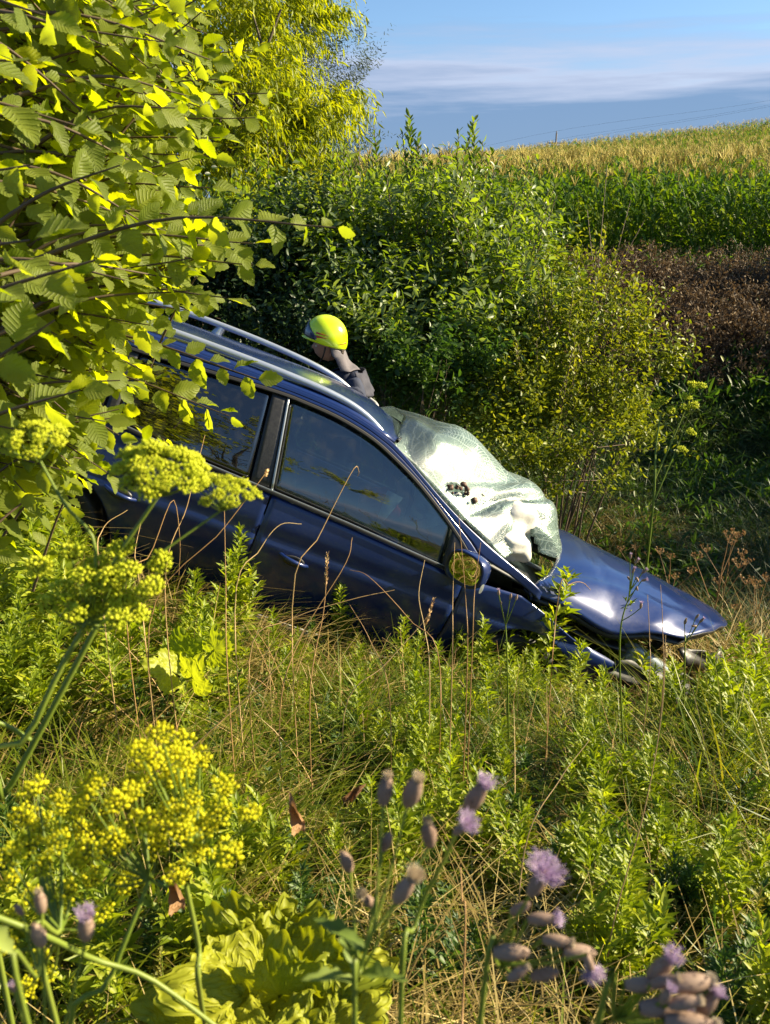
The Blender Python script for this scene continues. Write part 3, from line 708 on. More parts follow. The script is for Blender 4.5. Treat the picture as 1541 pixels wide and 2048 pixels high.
def paint_mat():
    m, nt = newmat('blue_paint')
    tcn = N(nt, 'ShaderNodeTexCoord')
    n1 = N(nt, 'ShaderNodeTexNoise'); n1.inputs['Scale'].default_value = 3.5; n1.inputs['Detail'].default_value = 9; n1.inputs['Roughness'].default_value = .7
    n2 = N(nt, 'ShaderNodeTexNoise'); n2.inputs['Scale'].default_value = 60; n2.inputs['Detail'].default_value = 6
    n3 = N(nt, 'ShaderNodeTexVoronoi'); n3.inputs['Scale'].default_value = 38
    for q in (n1, n2, n3): nt.links.new(tcn.outputs['Object'], q.inputs['Vector'])
    dirt = mth(nt, 'MULTIPLY', ramp(nt, [(.35, .01), (.8, .18)], n1.outputs[0]).outputs[0], ramp(nt, [(.35, .25), (.65, 1)], n2.outputs[0]).outputs[0])
    spots = mth(nt, 'LESS_THAN', n3.outputs['Distance'], .10)
    dirt = mth(nt, 'MAXIMUM', dirt, mth(nt, 'MULTIPLY', spots, .22))
    p = N(nt, 'ShaderNodeBsdfPrincipled')
    nt.links.new(mixc(nt, dirt, (.003, .017, .10), (.10, .10, .10)), p.inputs['Base Color'])
    nt.links.new(mth(nt, 'ADD', mth(nt, 'MULTIPLY', dirt, .6), .32), p.inputs['Roughness'])
    p.inputs['Metallic'].default_value = .1; p.inputs['Specular IOR Level'].default_value = .25
    nt.links.new(mth(nt, 'SUBTRACT', 1.0, dirt), p.inputs['Coat Weight']); p.inputs['Coat Roughness'].default_value = .12
    b = N(nt, 'ShaderNodeBump'); b.inputs['Strength'].default_value = .045; b.inputs['Distance'].default_value = .02
    nt.links.new(n1.outputs[0], b.inputs['Height']); nt.links.new(b.outputs[0], p.inputs['Coat Normal'])
    out(nt, p.outputs[0]); return m
def glass_mat(name, tint, refl=1.0):
    m, nt = newmat(name)
    t = N(nt, 'ShaderNodeBsdfTransparent'); t.inputs[0].default_value = (*tint, 1)
    g = N(nt, 'ShaderNodeBsdfGlossy'); g.inputs['Roughness'].default_value = .015; g.inputs[0].default_value = (1, 1, 1, 1)
    tcn = N(nt, 'ShaderNodeTexCoord')
    n2 = N(nt, 'ShaderNodeTexNoise'); n2.inputs['Scale'].default_value = 5; n2.inputs['Detail'].default_value = 2
    nt.links.new(tcn.outputs['Object'], n2.inputs['Vector'])
    b = N(nt, 'ShaderNodeBump'); b.inputs['Strength'].default_value = .05; b.inputs['Distance'].default_value = .02
    nt.links.new(n2.outputs[0], b.inputs['Height']); nt.links.new(b.outputs[0], g.inputs['Normal'])
    f = N(nt, 'ShaderNodeFresnel'); f.inputs[0].default_value = 1.52
    d = N(nt, 'ShaderNodeBsdfDiffuse'); d.inputs[0].default_value = (.25, .24, .2, 1)
    mx = N(nt, 'ShaderNodeMixShader'); nt.links.new(mth(nt, 'ADD', mth(nt, 'MULTIPLY', f.outputs[0], refl), .045, clamp=True), mx.inputs[0])
    nt.links.new(t.outputs[0], mx.inputs[1]); nt.links.new(g.outputs[0], mx.inputs[2])
    n3 = N(nt, 'ShaderNodeTexNoise'); n3.inputs['Scale'].default_value = 14; n3.inputs['Detail'].default_value = 8
    nt.links.new(tcn.outputs['Object'], n3.inputs['Vector'])
    mx2 = N(nt, 'ShaderNodeMixShader'); nt.links.new(ramp(nt, [(.5, .01), (.8, .10)], n3.outputs[0]).outputs[0], mx2.inputs[0])
    nt.links.new(mx.outputs[0], mx2.inputs[1]); nt.links.new(d.outputs[0], mx2.inputs[2])
    out(nt, mx2.outputs[0]); return m
def crackglass():
    m, nt = newmat('shattered_glass')
    uvn = N(nt, 'ShaderNodeTexCoord')
    def vor(scale, w, rnd=1.0):
        v = N(nt, 'ShaderNodeTexVoronoi', feature='DISTANCE_TO_EDGE'); v.inputs['Scale'].default_value = scale; v.inputs['Randomness'].default_value = rnd
        nt.links.new(uvn.outputs['Object'], v.inputs['Vector'])
        return mth(nt, 'LESS_THAN', v.outputs['Distance'], w)
    l = mth(nt, 'MAXIMUM', mth(nt, 'MULTIPLY', vor(11, .010), .9), mth(nt, 'MULTIPLY', vor(110, .07), .4))
    # radial and ring cracks round the impact
    s = N(nt, 'ShaderNodeUVMap'); sp = N(nt, 'ShaderNodeSeparateXYZ'); nt.links.new(s.outputs[0], sp.inputs[0])
    dx = mth(nt, 'SUBTRACT', sp.outputs[0], .30); dy = mth(nt, 'SUBTRACT', sp.outputs[1], .22)
    ang = mth(nt, 'ARCTAN2', dy, dx); rad = mth(nt, 'SQRT', mth(nt, 'ADD', mth(nt, 'MULTIPLY', dx, dx), mth(nt, 'MULTIPLY', dy, dy)))
    nn = N(nt, 'ShaderNodeTexNoise'); nn.inputs['Scale'].default_value = 6; nt.links.new(s.outputs[0], nn.inputs['Vector'])
    a2 = mth(nt, 'ADD', ang, mth(nt, 'MULTIPLY', nn.outputs[0], .8))
    ray_ = mth(nt, 'GREATER_THAN', mth(nt, 'SINE', mth(nt, 'MULTIPLY', a2, 97)), .86)
    ring = mth(nt, 'GREATER_THAN', mth(nt, 'SINE', mth(nt, 'ADD', mth(nt, 'MULTIPLY', rad, 110), mth(nt, 'MULTIPLY', nn.outputs[0], 14))), .95)
    l = mth(nt, 'MAXIMUM', l, mth(nt, 'MULTIPLY', mth(nt, 'MAXIMUM', ray_, ring), .8))
    n3 = N(nt, 'ShaderNodeTexNoise'); n3.inputs['Scale'].default_value = 5; n3.inputs['Detail'].default_value = 8; n3.inputs['Roughness'].default_value = .7
    nt.links.new(uvn.outputs['Object'], n3.inputs['Vector'])
    haze = ramp(nt, [(.32, .14), (.68, .72)], n3.outputs[0]).outputs[0]
    clear = ramp(nt, [(0, .12), (.14, .22), (.24, 1), (.56, 1), (.64, .5), (1, .45)], sp.outputs[0]).outputs[0]
    fac = mth(nt, 'MULTIPLY', mth(nt, 'MAXIMUM', haze, mth(nt, 'MULTIPLY', l, .95)), clear, clamp=True)
    t = N(nt, 'ShaderNodeBsdfTransparent'); t.inputs[0].default_value = (.70, .80, .76, 1)
    g = N(nt, 'ShaderNodeBsdfGlossy'); g.inputs['Roughness'].default_value = .22
    f = N(nt, 'ShaderNodeFresnel'); f.inputs[0].default_value = 1.5
    mx = N(nt, 'ShaderNodeMixShader'); nt.links.new(f.outputs[0], mx.inputs[0]); nt.links.new(t.outputs[0], mx.inputs[1]); nt.links.new(g.outputs[0], mx.inputs[2])
    d = N(nt, 'ShaderNodeBsdfDiffuse'); tr = N(nt, 'ShaderNodeBsdfTranslucent')
    cc = mixc(nt, l, (.17, .26, .24), (.60, .72, .68))
    nt.links.new(cc, d.inputs[0]); nt.links.new(cc, tr.inputs[0])
    md = N(nt, 'ShaderNodeMixShader'); md.inputs[0].default_value = .5; nt.links.new(d.outputs[0], md.inputs[1]); nt.links.new(tr.outputs[0], md.inputs[2])
    bp = N(nt, 'ShaderNodeBump'); bp.inputs['Distance'].default_value = .01; bp.inputs['Strength'].default_value = .3
    nt.links.new(mth(nt, 'ADD', n3.outputs[0], mth(nt, 'MULTIPLY', l, .15)), bp.inputs['Height'])
    for q in (g, d): nt.links.new(bp.outputs[0], q.inputs['Normal'])
    g2 = N(nt, 'ShaderNodeBsdfGlossy'); g2.inputs['Roughness'].default_value = .28; nt.links.new(bp.outputs[0], g2.inputs['Normal'])
    mg = N(nt, 'ShaderNodeMixShader'); nt.links.new(mth(nt, 'MULTIPLY', f.outputs[0], .5, clamp=True), mg.inputs[0]); nt.links.new(md.outputs[0], mg.inputs[1]); nt.links.new(g2.outputs[0], mg.inputs[2])
    mx3 = N(nt, 'ShaderNodeMixShader'); nt.links.new(fac, mx3.inputs[0]); nt.links.new(mx.outputs[0], mx3.inputs[1]); nt.links.new(mg.outputs[0], mx3.inputs[2])
    out(nt, mx3.outputs[0]); return m
K = {}
K['paint'] = paint_mat()
K['glass'] = glass_mat('side_glass', (.52, .60, .60), 1.7)
K['glassdark'] = glass_mat('rear_tinted_glass', (.16, .18, .18), 1.5)
K['crack'] = crackglass()
K['black'] = simple('black_plastic', (.012, .012, .014), .45, noise=(.03, .03, .03), bump=.1, scale=60)
K['rubber'] = simple('rubber_seal', (.008, .008, .009), .6)
K['grey'] = simple('bumper_plastic', (.02, .022, .026), .6, noise=(.08, .08, .075), bump=.4, scale=14)
K['silver'] = simple('silver_rail', (.62, .66, .70), .32, metal=.75, noise=(.52, .56, .60), scale=9)
K['mirror'] = simple('mirror_glass', (.62, .66, .62), .02, metal=1.0)
K['airbag'] = simple('airbag_cloth', (.60, .60, .56), .8, noise=(.48, .47, .43), bump=.5, scale=16)
K['seat'] = simple('seat_cloth', (.05, .05, .055), .9, noise=(.09, .09, .09), bump=.3, scale=70)
K['lining'] = simple('roof_lining', (.20, .20, .19), .9)
K['dash'] = simple('dashboard_plastic', (.018, .02, .024), .5, noise=(.04, .045, .05), scale=12)
K['steel'] = simple('wheel_alloy', (.35, .36, .37), .35, metal=.9)
K['redcloth'] = simple('red_cloth', (.5, .02, .03), .8, noise=(.3, .02, .03), bump=.3)
K['white'] = simple('white_paper', (.75, .75, .72), .7)
K['lamp'] = simple('lamp_glass', (.30, .34, .36), .12, coat=1.0, spec=.8)
K['redlamp'] = simple('rear_lamp_red', (.35, .01, .01), .15, coat=1.0)
K['chrome'] = simple('trim_strip', (.35, .38, .4), .3, metal=.7)

def side_in(x, z):
    """how far the near flank lies in from the widest line"""
    x = np.asarray(x, float); z = np.asarray(z, float)
    y = np.where(z > 0, .14 * (np.maximum(z, 0) / .48) ** 1.5, -.035 * np.sin(np.clip(-z / .8, 0, 1) * math.pi) + .17 * np.clip((-z - .26) / .5, 0, 1) ** 1.25)
    y = y + .012 * np.exp(-((z + .22) / .03) ** 2)                       # shoulder crease
    y = y + .20 * np.clip((x - 1.55) / 1.1, 0, 1.2) ** 2 + .14 * np.clip((-x - 1.7) / .7, 0, 1.2) ** 2
    return y
def side_pt(x, z, far=False, off=0):
    y = side_in(x, z) - off
    return np.stack([x, (CW - y) if far else y, z], -1)
def loc(V): return np.asarray(V, float) - BASE
def part(name, V, Fs, mat, thick=0, parent=None, uv=None, smooth=True, bevel=0, label=None):
    me = mesh(name, loc(V) if parent is None else V, [Fs] if not isinstance(Fs, list) else Fs, mat, uv=uv, smooth=smooth)
    o = link(name, me, parent or car)
    if thick:
        s = o.modifiers.new('thick', 'SOLIDIFY'); s.thickness = thick; s.offset = 0
    if bevel:
        b = o.modifiers.new('bevel', 'BEVEL'); b.width = bevel; b.segments = 2
    if label: o['label'] = label
    return o
def sub(parent, name, V, Fs, mat, **k):
    return part(name, loc(V), Fs, mat, parent=parent, **k)
def ip(pts):
    p = np.array(sorted(pts)); return lambda x: np.interp(x, p[:, 0], p[:, 1])
belt = ip([(-2.15, .10), (-.83, .052), (-.4, .015), (0, 0), (.446, -.02), (1.0, -.057), (1.16, -.06)])
gtop_pts = cr([(-2.02, .14), (-1.85, .27), (-1.55, .355), (-1.2, .40), (-.84, .425), (-.513, .455), (-.171, .484), (0, .487), (.198, .478), (.398, .443), (.55, .39), (.723, .312), (.934, .19), (1.10, .075), (1.2, -.03)], 90)
gtop = ip([tuple(q) for q in gtop_pts])
outr_pts = cr([(-2.22, .22), (-2.05, .33), (-1.7, .43), (-1.3, .475), (-.877, .505), (-.459, .522), (-.159, .530), (.106, .530), (.30, .512), (.45, .478), (.56, .44), (.945, .244), (1.25, .125), (1.54, .03), (1.66, -.03)], 100)
outr = ip([tuple(q) for q in outr_pts])

def wall_panel(name, x0, x1, bot, top, mat, far, thick=.012, nx=30, nz=14, off=0, slant=(0, 0), parent=None, label=None):
    """panel of the flank between x0(v), x1(v) and bot(x), top(x)"""
    u = np.linspace(0, 1, nx)[:, None]; v = np.linspace(0, 1, nz)[None]
    x = (x0 + slant[0] * v) * (1 - u) + (x1 + slant[1] * v) * u
    z = bot(x) * (1 - v) + top(x) * v
    V, Fq, uv = grid(side_pt(x, z, far, off))
    if far: Fq = Fq[:, ::-1]
    f = sub(parent, name, V, Fq, mat, thick=thick) if parent else part(name, V, Fq, mat, thick=thick, uv=uv)
    if label: f['label'] = label
    return f
def arch(xc, r=.375, zc=-.60, low=-.74):
    return lambda x: np.where(np.abs(x - xc) < r, zc + np.sqrt(np.maximum(r * r - (x - xc) ** 2, 0)), low)
AF, AR = 1.66, -1.07
for far in (False, True):
    blow = lambda x: belt(x) - .012
    lo = lambda x: np.full_like(x, -.70)
    door = wall_panel('front_door', .005, 1.15, lo, blow, K['paint'], far, nx=34, nz=24)
    rdoor = wall_panel('rear_door', -.93, -.005, lambda x: np.maximum(arch(AR)(x), -.70), blow, K['paint'], far, nx=34, nz=24)
    wall_panel('quarter_panel', -2.24, -.94, arch(AR), lambda x: np.where(x < -1.95, gtop(x) * .0 + blow(x), blow(x)), K['paint'], far, nx=60, nz=24)
    wall_panel('rear_pillar', -2.20, -1.72, lambda x: belt(x) - .01, lambda x: np.minimum(outr(x) - .002, gtop(x) + .02) , K['paint'], far, nx=16, nz=10, off=-.004)
    ftop = ip([(1.15, -.075), (1.5, -.055), (1.65, -.10), (1.9, -.19), (2.15, -.235), (2.45, -.30), (2.6, -.36)])
    fd = wall_panel('front_wing', 1.16, 2.42, arch(AF), ftop, K['paint'], far, nx=60, nz=16)
    wall_panel('sill', -.66, 1.24, lambda x: np.full_like(x, -.80), lambda x: np.full_like(x, -.705), K['black'], far, nx=10, nz=4, off=.012)
    # glass: tinted rear pane, front pane, quarter pane, black pillar and seals
    fb = lambda x: belt(x) + .006
    wall_panel('quarter_window', -1.74, -.93, fb, lambda x: gtop(x) - .005, K['glassdark'], far, .004, nx=20, nz=10, off=-.006, slant=(.08, .0))
    wall_panel('rear_door_window', -.87, -.13, fb, lambda x: gtop(x) - .005, K['glassdark'], far, .004, nx=24, nz=12, off=-.006, slant=(0, -.055))
    wall_panel('front_door_window', .0, 1.0, fb, lambda x: gtop(x) - .005, K['glass'], far, .004, nx=30, nz=12, off=-.006, slant=(-.085, -.02))
    wall_panel('door_pillar', -.125, -.012, fb, lambda x: gtop(x), K['black'], far, .012, nx=5, nz=12, off=-.002, slant=(-.055, -.09))
    wall_panel('rear_door_pillar', -.925, -.87, fb, lambda x: gtop(x), K['black'], far, .012, nx=4, nz=12, off=-.002)
    wall_panel('lit_edge_strip', -.012, .0, fb, lambda x: gtop(x) - .004, K['chrome'], far, .012, nx=3, nz=12, off=.004, slant=(-.087, -.087))  # pale metal strip stands in for the sunlit edge of the front pane
    wall_panel('mirror_sail', 1.005, 1.19, lambda x: belt(np.minimum(x, 1.15)) - .004, lambda x: np.maximum(gtop(x) - .004, belt(x) + .004), K['black'], far, .012, nx=10, nz=8, off=.006, slant=(-.02, 0))
    def ribbon(name, pts, w0, w1, mat, off, thick, par=None):
        pts = np.asarray(pts); T = np.gradient(pts, axis=0); T /= np.linalg.norm(T, axis=1)[:, None]; Nn = np.stack([-T[:, 1], T[:, 0]], -1)
        v = np.linspace(0, 1, 5)[None, :, None]
        Q = pts[:, None] + Nn[:, None] * (w0 + (w1 - w0) * v)
        V, Fq, uv = grid(side_pt(Q[..., 0], Q[..., 1], far, off)); Fq = Fq if far else Fq[:, ::-1]
        return part(name, V, Fq, mat, thick=thick)
    xs_ = np.linspace(-1.72, 1.16, 60)
    ribbon('belt_seal', np.stack([xs_, belt(xs_)], -1), -.008, .008, K['rubber'], .008, .014)
    ribbon('belt_trim', np.stack([xs_, belt(xs_)], -1), .009, .014, K['chrome'], .010, .01)
    g = gtop_pts[(gtop_pts[:, 0] > -1.76)]
    ribbon('window_seal', g, -.010, .007, K['rubber'], .007, .014)
    # door frame and pillar between glass and roof gutter
    xx_ = np.linspace(-1.72, 1.20, 90)[:, None]; v = np.linspace(0, 1, 6)[None]
    z_ = (gtop(xx_) + .009) * (1 - v) + (gtop(xx_) + (outr(xx_) - gtop(xx_)) * .48) * v
    V, Fq, uv = grid(side_pt(xx_ + 0 * v, z_, far, .004)); part('door_frame', V, Fq[:, ::-1] if far else Fq, K['paint'], thick=.014)
    xx_ = np.linspace(-1.9, 1.60, 110)[:, None]
    a_ = gtop(np.minimum(xx_, 1.2)) + (outr(xx_) - gtop(np.minimum(xx_, 1.2))) * .56; a_ = np.where(xx_ > 1.15, np.minimum(a_, outr(xx_) - .05), a_)
    z_ = a_ * (1 - v) + outr(xx_) * v
    V, Fq, uv = grid(side_pt(xx_ + 0 * v, z_, far, .006)); part('roof_pillar_rail', V, Fq[:, ::-1] if far else Fq, K['paint'], thick=.012)
    # handles
    for (hx, hz, dr) in ((.235, -.302, door), (-.715, -.272, rdoor)):
        a_ = np.linspace(0, 2 * math.pi, 25)[:-1][None]; q_ = np.array([1, .7, .3, .02])[:, None]
        V, Fq, _ = grid(side_pt(hx + np.cos(a_) * .062 * q_, hz + np.sin(a_) * .030 * q_, far, .0105), True); sub(dr, 'dark_handle_patch', V, Fq, K['black'], thick=.003)  # flat black oval painted in for the dark hollow behind the handle
    for (hx, hz, dr) in ((.15, -.288, door), (-.80, -.262, rdoor)):
        P_ = side_pt(np.linspace(hx, hx + .17, 7), np.linspace(hz, hz - .02, 7), far, 0)
        sg = 1 if far else -1
        P_[:, 1] += sg * np.array([-.005, .028, .04, .042, .04, .028, -.005])
        V, Fq = tube(P_, [.010, .012, .013, .013, .013, .012, .010], 8); sub(dr, 'handle', V, Fq, K['paint'])

# under-body tub, floor, bulkheads
def boxm(x0, x1, y0, y1, z0, z1):
    V = np.array([(x, y, z) for x in (x0, x1) for y in (y0, y1) for z in (z0, z1)], float)
    return V, np.array([(0, 1, 3, 2), (4, 6, 7, 5), (0, 4, 5, 1), (2, 3, 7, 6), (0, 2, 6, 4), (1, 5, 7, 3)])
mb = MB()
for b_ in ((-2.2, 1.5, .12, CW - .12, -.78, -.70), (1.22, 1.3, .12, CW - .12, -.70, -.12), (-2.18, -2.12, .2, CW - .2, -.7, .05), (1.3, 2.35, .48, CW - .48, -.72, -.25)):
    mb.add(*boxm(*b_))
me = mb.build('floor_pan', K['black'], False); me.transform(Matrix.Translation(-Vector(BASE))); link('floor_pan', me, car)
mb = MB()
for yy in (.42, CW - .42):
    mb.add(*boxm(2.05, 2.45, yy - .04, yy + .04, -.5, -.38))
mb.add(*boxm(2.35, 2.43, .35, CW - .35, -.48, -.36)); mb.add(*boxm(2.0, 2.3, .6, 1.1, -.3, -.16)); mb.add(*boxm(1.6, 1.95, .3, .5, -.35, -.18))
mb.add(*tube([(1.7, .7, -.15), (1.9, .6, -.1), (2.2, .65, -.2)], .035, 8))
me = mb.build('engine', K['dash'], False); me.transform(Matrix.Translation(-Vector(BASE))); link('engine', me, car)

# roof
u = np.linspace(0, 1, 34)[:, None]; v = np.linspace(0, 1, 30)[None]
def roofP(u, v):
    xe = .52 + .13 * np.sin(v * math.pi)                     # front edge bows forward
    x = -2.0 * (1 - u) + xe * u
    xs_ = -2.0 * (1 - u) + .52 * u
    z0 = outr(np.minimum(xs_, .5)); y0 = side_in(xs_, z0)
    y = y0 * (1 - v) + (CW - y0) * v
    cr_ = .065 * (1 - (2 * v - 1) ** 2) ** .8
    return np.stack([x + 0 * v, y, z0 + cr_ - .03 * (u > .9) * (u - .9) * 10 * np.sin(v * math.pi) + .004 * np.sin(u * 23) * np.sin(v * 9)], -1)
V, Fq, uv = grid(roofP(u, v)); part('roof', V, Fq, K['paint'], thick=.012, uv=uv)
V, Fq, uv = grid(roofP(u, .04 + v * .92) - np.array([0, 0, .045])); part('roof_lining', V, Fq[:, ::-1], K['lining'], thick=.006)
# roof rails
for far in (False, True):
    xr_ = np.linspace(-1.95, .60, 60); t = (xr_ + 1.95) / 2.55
    zr = outr(np.minimum(xr_, .6)) + .028 + .075 * np.clip(np.sin(np.clip((t - .02) / .92, 0, 1) * math.pi), 0, 1) ** .6 * (1 if far else .35)
    zr = zr - np.clip((t - .84) / .16, 0, 1) ** 2 * (.055)
    yr_ = side_in(xr_, outr(np.minimum(xr_, .6))) + .085
    w = .030 + .012 * np.clip(1 - np.abs(t - .8) / .2, 0, 1); w = w * np.clip((1 - t) / .07, .05, 1) ** .5 * np.clip(t / .04, .05, 1) ** .5
    hh = .020 * np.clip((1 - t) / .07, .1, 1) ** .5
    if far: yr_ = CW - yr_
    a = np.linspace(0, 2 * math.pi, 13)[:-1]
    ca = np.sign(np.cos(a)) * np.abs(np.cos(a)) ** .6; sa = np.sign(np.sin(a)) * np.abs(np.sin(a)) ** .6
    P = np.stack([np.repeat(xr_[:, None], 12, 1), yr_[:, None] + ca[None] * w[:, None], zr[:, None] + sa[None] * hh[:, None]], -1)
    V, Fq, uv = grid(P, True)
    rl = part('roof_rail', V, Fq, K['silver'])
    for xf in (-1.85, -.6, .36):
        zz_ = float(outr(xf)); yy = float(side_in(xf, zz_)) + .085; yy = CW - yy if far else yy
        zt = float(np.interp(xf, xr_, zr)) - .012
        Vb, Fb = tube([(xf - .03, yy, zz_ - .01), (xf, yy, zt)], [.045, .03], 8); sub(rl, 'rail_foot', Vb, Fb, K['silver'])

# windscreen: bulged, shattered sheet
def catm(ps, t):
    q = cr(ps, 60); tt = np.linspace(0, 1, 60)
    return np.stack([np.interp(t, tt, q[:, i]) for i in range(3)], -1)
nu, nv = 60, 50
u = np.linspace(0, 1, nu); 
c0 = catm([(.53, .15, .445), (.75, .13, .35), (.945, .10, .262), (1.16, .10, .165), (1.36, .12, .085)], u)
c1 = catm([(.57, .42, .535), (.83, .42, .545), (1.08, .40, .42), (1.26, .40, .36), (1.45, .38, .29), (1.56, .38, .14)], u)
c2 = catm([(.62, .78, .575), (.84, .80, .605), (1.12, .80, .606), (1.40, .80, .47), (1.60, .80, .470), (1.76, .75, .38), (1.86, .68, .22), (1.90, .62, .10)], u)
c3 = catm([(.60, 1.2, .56), (.88, 1.22, .52), (1.12, 1.25, .47), (1.40, 1.25, .36), (1.62, 1.22, .27), (1.80, 1.2, .15)], u)
c4 = catm([(.53, CW - .15, .445), (.75, CW - .13, .345), (.945, CW - .10, .25), (1.2, CW - .1, .14), (1.46, CW - .12, .05)], u)
G = np.zeros((nu, nv, 3))
for i in range(nu): G[i] = cr([c0[i], c1[i], c2[i], c3[i], c4[i]], nv)
rg = np.random.default_rng(5)
uu, vv = np.meshgrid(u, np.linspace(0, 1, nv), indexing='ij')
G[..., 2] -= .030 * np.exp(-((uu - .60 - .10 * vv) / .022) ** 2) * np.sin(np.clip(vv * 1.6, 0, 1) * math.pi)
G[..., 2] += .008 * np.sin(uu * 22 - vv * 16) * np.sin(vv * math.pi) * (uu > .2) * .6
G[..., 2] += .010 * np.sin(uu * 31 + vv * 9) * np.sin(vv * 14 - uu * 7) * np.sin(vv * math.pi) + .012 * np.abs(np.sin(uu * 9 + vv * 5)) * np.sin(vv * math.pi)
V, Fq, uv = grid(G)
# torn holes
cu = (uv[Fq].mean(1)); hole = ((cu[:, 0] - .42) ** 2 / .05 ** 2 + (cu[:, 1] - .09) ** 2 / .035 ** 2 < 1) | ((cu[:, 0] - .66) ** 2 / .016 ** 2 + (cu[:, 1] - .33) ** 2 / .04 ** 2 < 1) | ((cu[:, 0] > .82) & (cu[:, 1] > .10) & (cu[:, 1] < .33) & (cu[:, 0] > .98 - .16 * np.sin((cu[:, 1] - .1) / .23 * math.pi)))
wsr = part('windscreen', V, Fq[~hole], K['crack'], uv=uv, thick=.006)
# brown debris and wiring poking through the tear, and a sagging interior mirror
mb = MB(); pc = G[25, 4]
for k in range(16):
    c0_ = pc + rg.normal(0, 1, 3) * np.array([.055, .022, .018]) + np.array([.01, 0, .012])
    n_ = unit(rg.normal(0, 1, (26, 3))); bmq = bmesh.new()
    for v_ in n_ * rg.uniform(.6, 1.2, (26, 1)) * rg.uniform(.004, .026, 3): bmq.verts.new(v_ + c0_)
    bmesh.ops.convex_hull(bmq, input=bmq.verts); bmesh.ops.triangulate(bmq, faces=bmq.faces[:]); bmq.verts.index_update()
    mb.add(np.array([v_.co[:] for v_ in bmq.verts]), np.array([[q.index for q in f.verts] for f in bmq.faces])); bmq.free()
me = mb.build('torn_trim', simple('torn_trim', (.035, .018, .012), .6, noise=(.14, .07, .04), scale=40)); me.transform(Matrix.Translation(-Vector(BASE))); tag(link('torn_trim', me, car), kind='stuff')
# header seal along the upper edge of the glass
hp = np.vstack([roofP(np.array([[1.0]]), np.array([[q]]))[0, 0] for q in np.linspace(.02, .98, 20)])
V, Fq = tube(hp + np.array([.012, 0, .002]), .010, 6); part('header_seal', V, Fq, K['rubber'])

# airbag behind the glass
nu2, nv2 = 40, 40
th = np.linspace(0, math.pi, nu2)[:, None]; ph = np.linspace(0, 2 * math.pi, nv2 + 1)[:-1][None]
def lumpy(c, r, amp, seed, pinch=1):
    g = np.random.default_rng(seed); n_ = np.stack([np.sin(th) * np.cos(ph), np.sin(th) * np.sin(ph), np.cos(th) + 0 * ph], -1)
    d = np.ones(n_.shape[:2])
    for k in range(7):
        f = g.normal(0, 1, 3) * (2.2 + k * .9); d += amp / (1 + k * .35) * np.sin(n_ @ f + g.uniform(0, 6)) ; d -= amp * .55 * np.abs(np.sin(n_ @ f[::-1] * .8)) ** .35 / (1 + k * .4)
    return np.array(c) + n_ * d[..., None] * np.array(r)
bag = None
V, Fq, uv = grid(lumpy((1.40, .58, .17), (.27, .38, .22), .075, 3), True)
bag = part('airbag', V, Fq, K['airbag'], label='crumpled white passenger airbag pressed against the shattered windscreen')
V, Fq, uv = grid(lumpy((1.05, 1.34, .1), (.16, .26, .22), .10, 9), True); part('airbag', V, Fq, K['airbag'], label='white driver airbag hanging from the steering wheel')
V, Fq, uv = grid(lumpy((.93, .22, .2), (.17, .035, .12), .12, 12), True); part('side_airbag', V, Fq, K['airbag'])

# dashboard, cowl, steering wheel, seats
P = np.zeros((16, 20, 3)); uu = np.linspace(0, 1, 16); vv = np.linspace(.10, CW - .10, 20)
for i, a in enumerate(uu):
    x = 1.78 - a * .78; z = np.interp(a, [0, .25, .7, .85, 1], [-.06, -.02, .03, .0, -.30])
    P[i, :, 0] = x + .10 * np.sin((vv / CW) * math.pi) - .06; P[i, :, 1] = vv; P[i, :, 2] = z + .035 * np.exp(-((vv - 1.35) / .25) ** 2) * (a > .3)
V, Fq, uv = grid(P); part('dashboard', V, Fq, K['dash'], thick=.02)
# cowl; its black sheet also stands for the shade under the raised bonnet
P = np.zeros((10, 24, 3)); vv = np.linspace(.10, CW - .10, 24)
for i, a in enumerate(np.linspace(0, 1, 10)):
    P[i, :, 0] = 1.50 + .75 * a + .22 * np.sin(vv / CW * math.pi); P[i, :, 1] = vv; P[i, :, 2] = -.04 - .14 * a - .06 * np.sin(a * math.pi)
V, Fq, uv = grid(P); part('cowl', V, Fq, K['black'], thick=.015)
for (c_, r_, tl) in (((1.60, .45, .02), .16, .2), ((1.66, .50, -.01), .22, .2)):
    a = np.linspace(-2.6, -.2, 20)
    pts_ = np.stack([c_[0] + np.cos(a + 1.6) * r_, c_[1] + np.sin(a + 1.0) * r_ * .8, c_[2] + .02 + 0 * a], -1)
    V, Fq = tube(pts_, .009, 6); part('wiper_arm', V, Fq, K['chrome'])
a = np.linspace(0, 2 * math.pi, 37)
cw_ = np.array([.96, 1.32, .06]); wx = np.array([.25, 0, .97]); 
pts_ = cw_ + np.stack([np.cos(a) * .19 * wx[0] * -1, np.sin(a) * .19, np.cos(a) * .19 * wx[2]], -1)
mb = MB().add(*tube(pts_, .016, 8))
for q in (0, 2.2, 4.1): mb.add(*tube([cw_, cw_ + np.array([-math.cos(q) * .045, math.sin(q) * .18, math.cos(q) * .18])], .018, 6))
mb.add(*tube([cw_, cw_ + np.array([.22, 0, -.12])], .04, 8))
me = mb.build('steering_wheel', K['black']); me.transform(Matrix.Translation(-Vector(BASE))); link('steering_wheel', me, car)
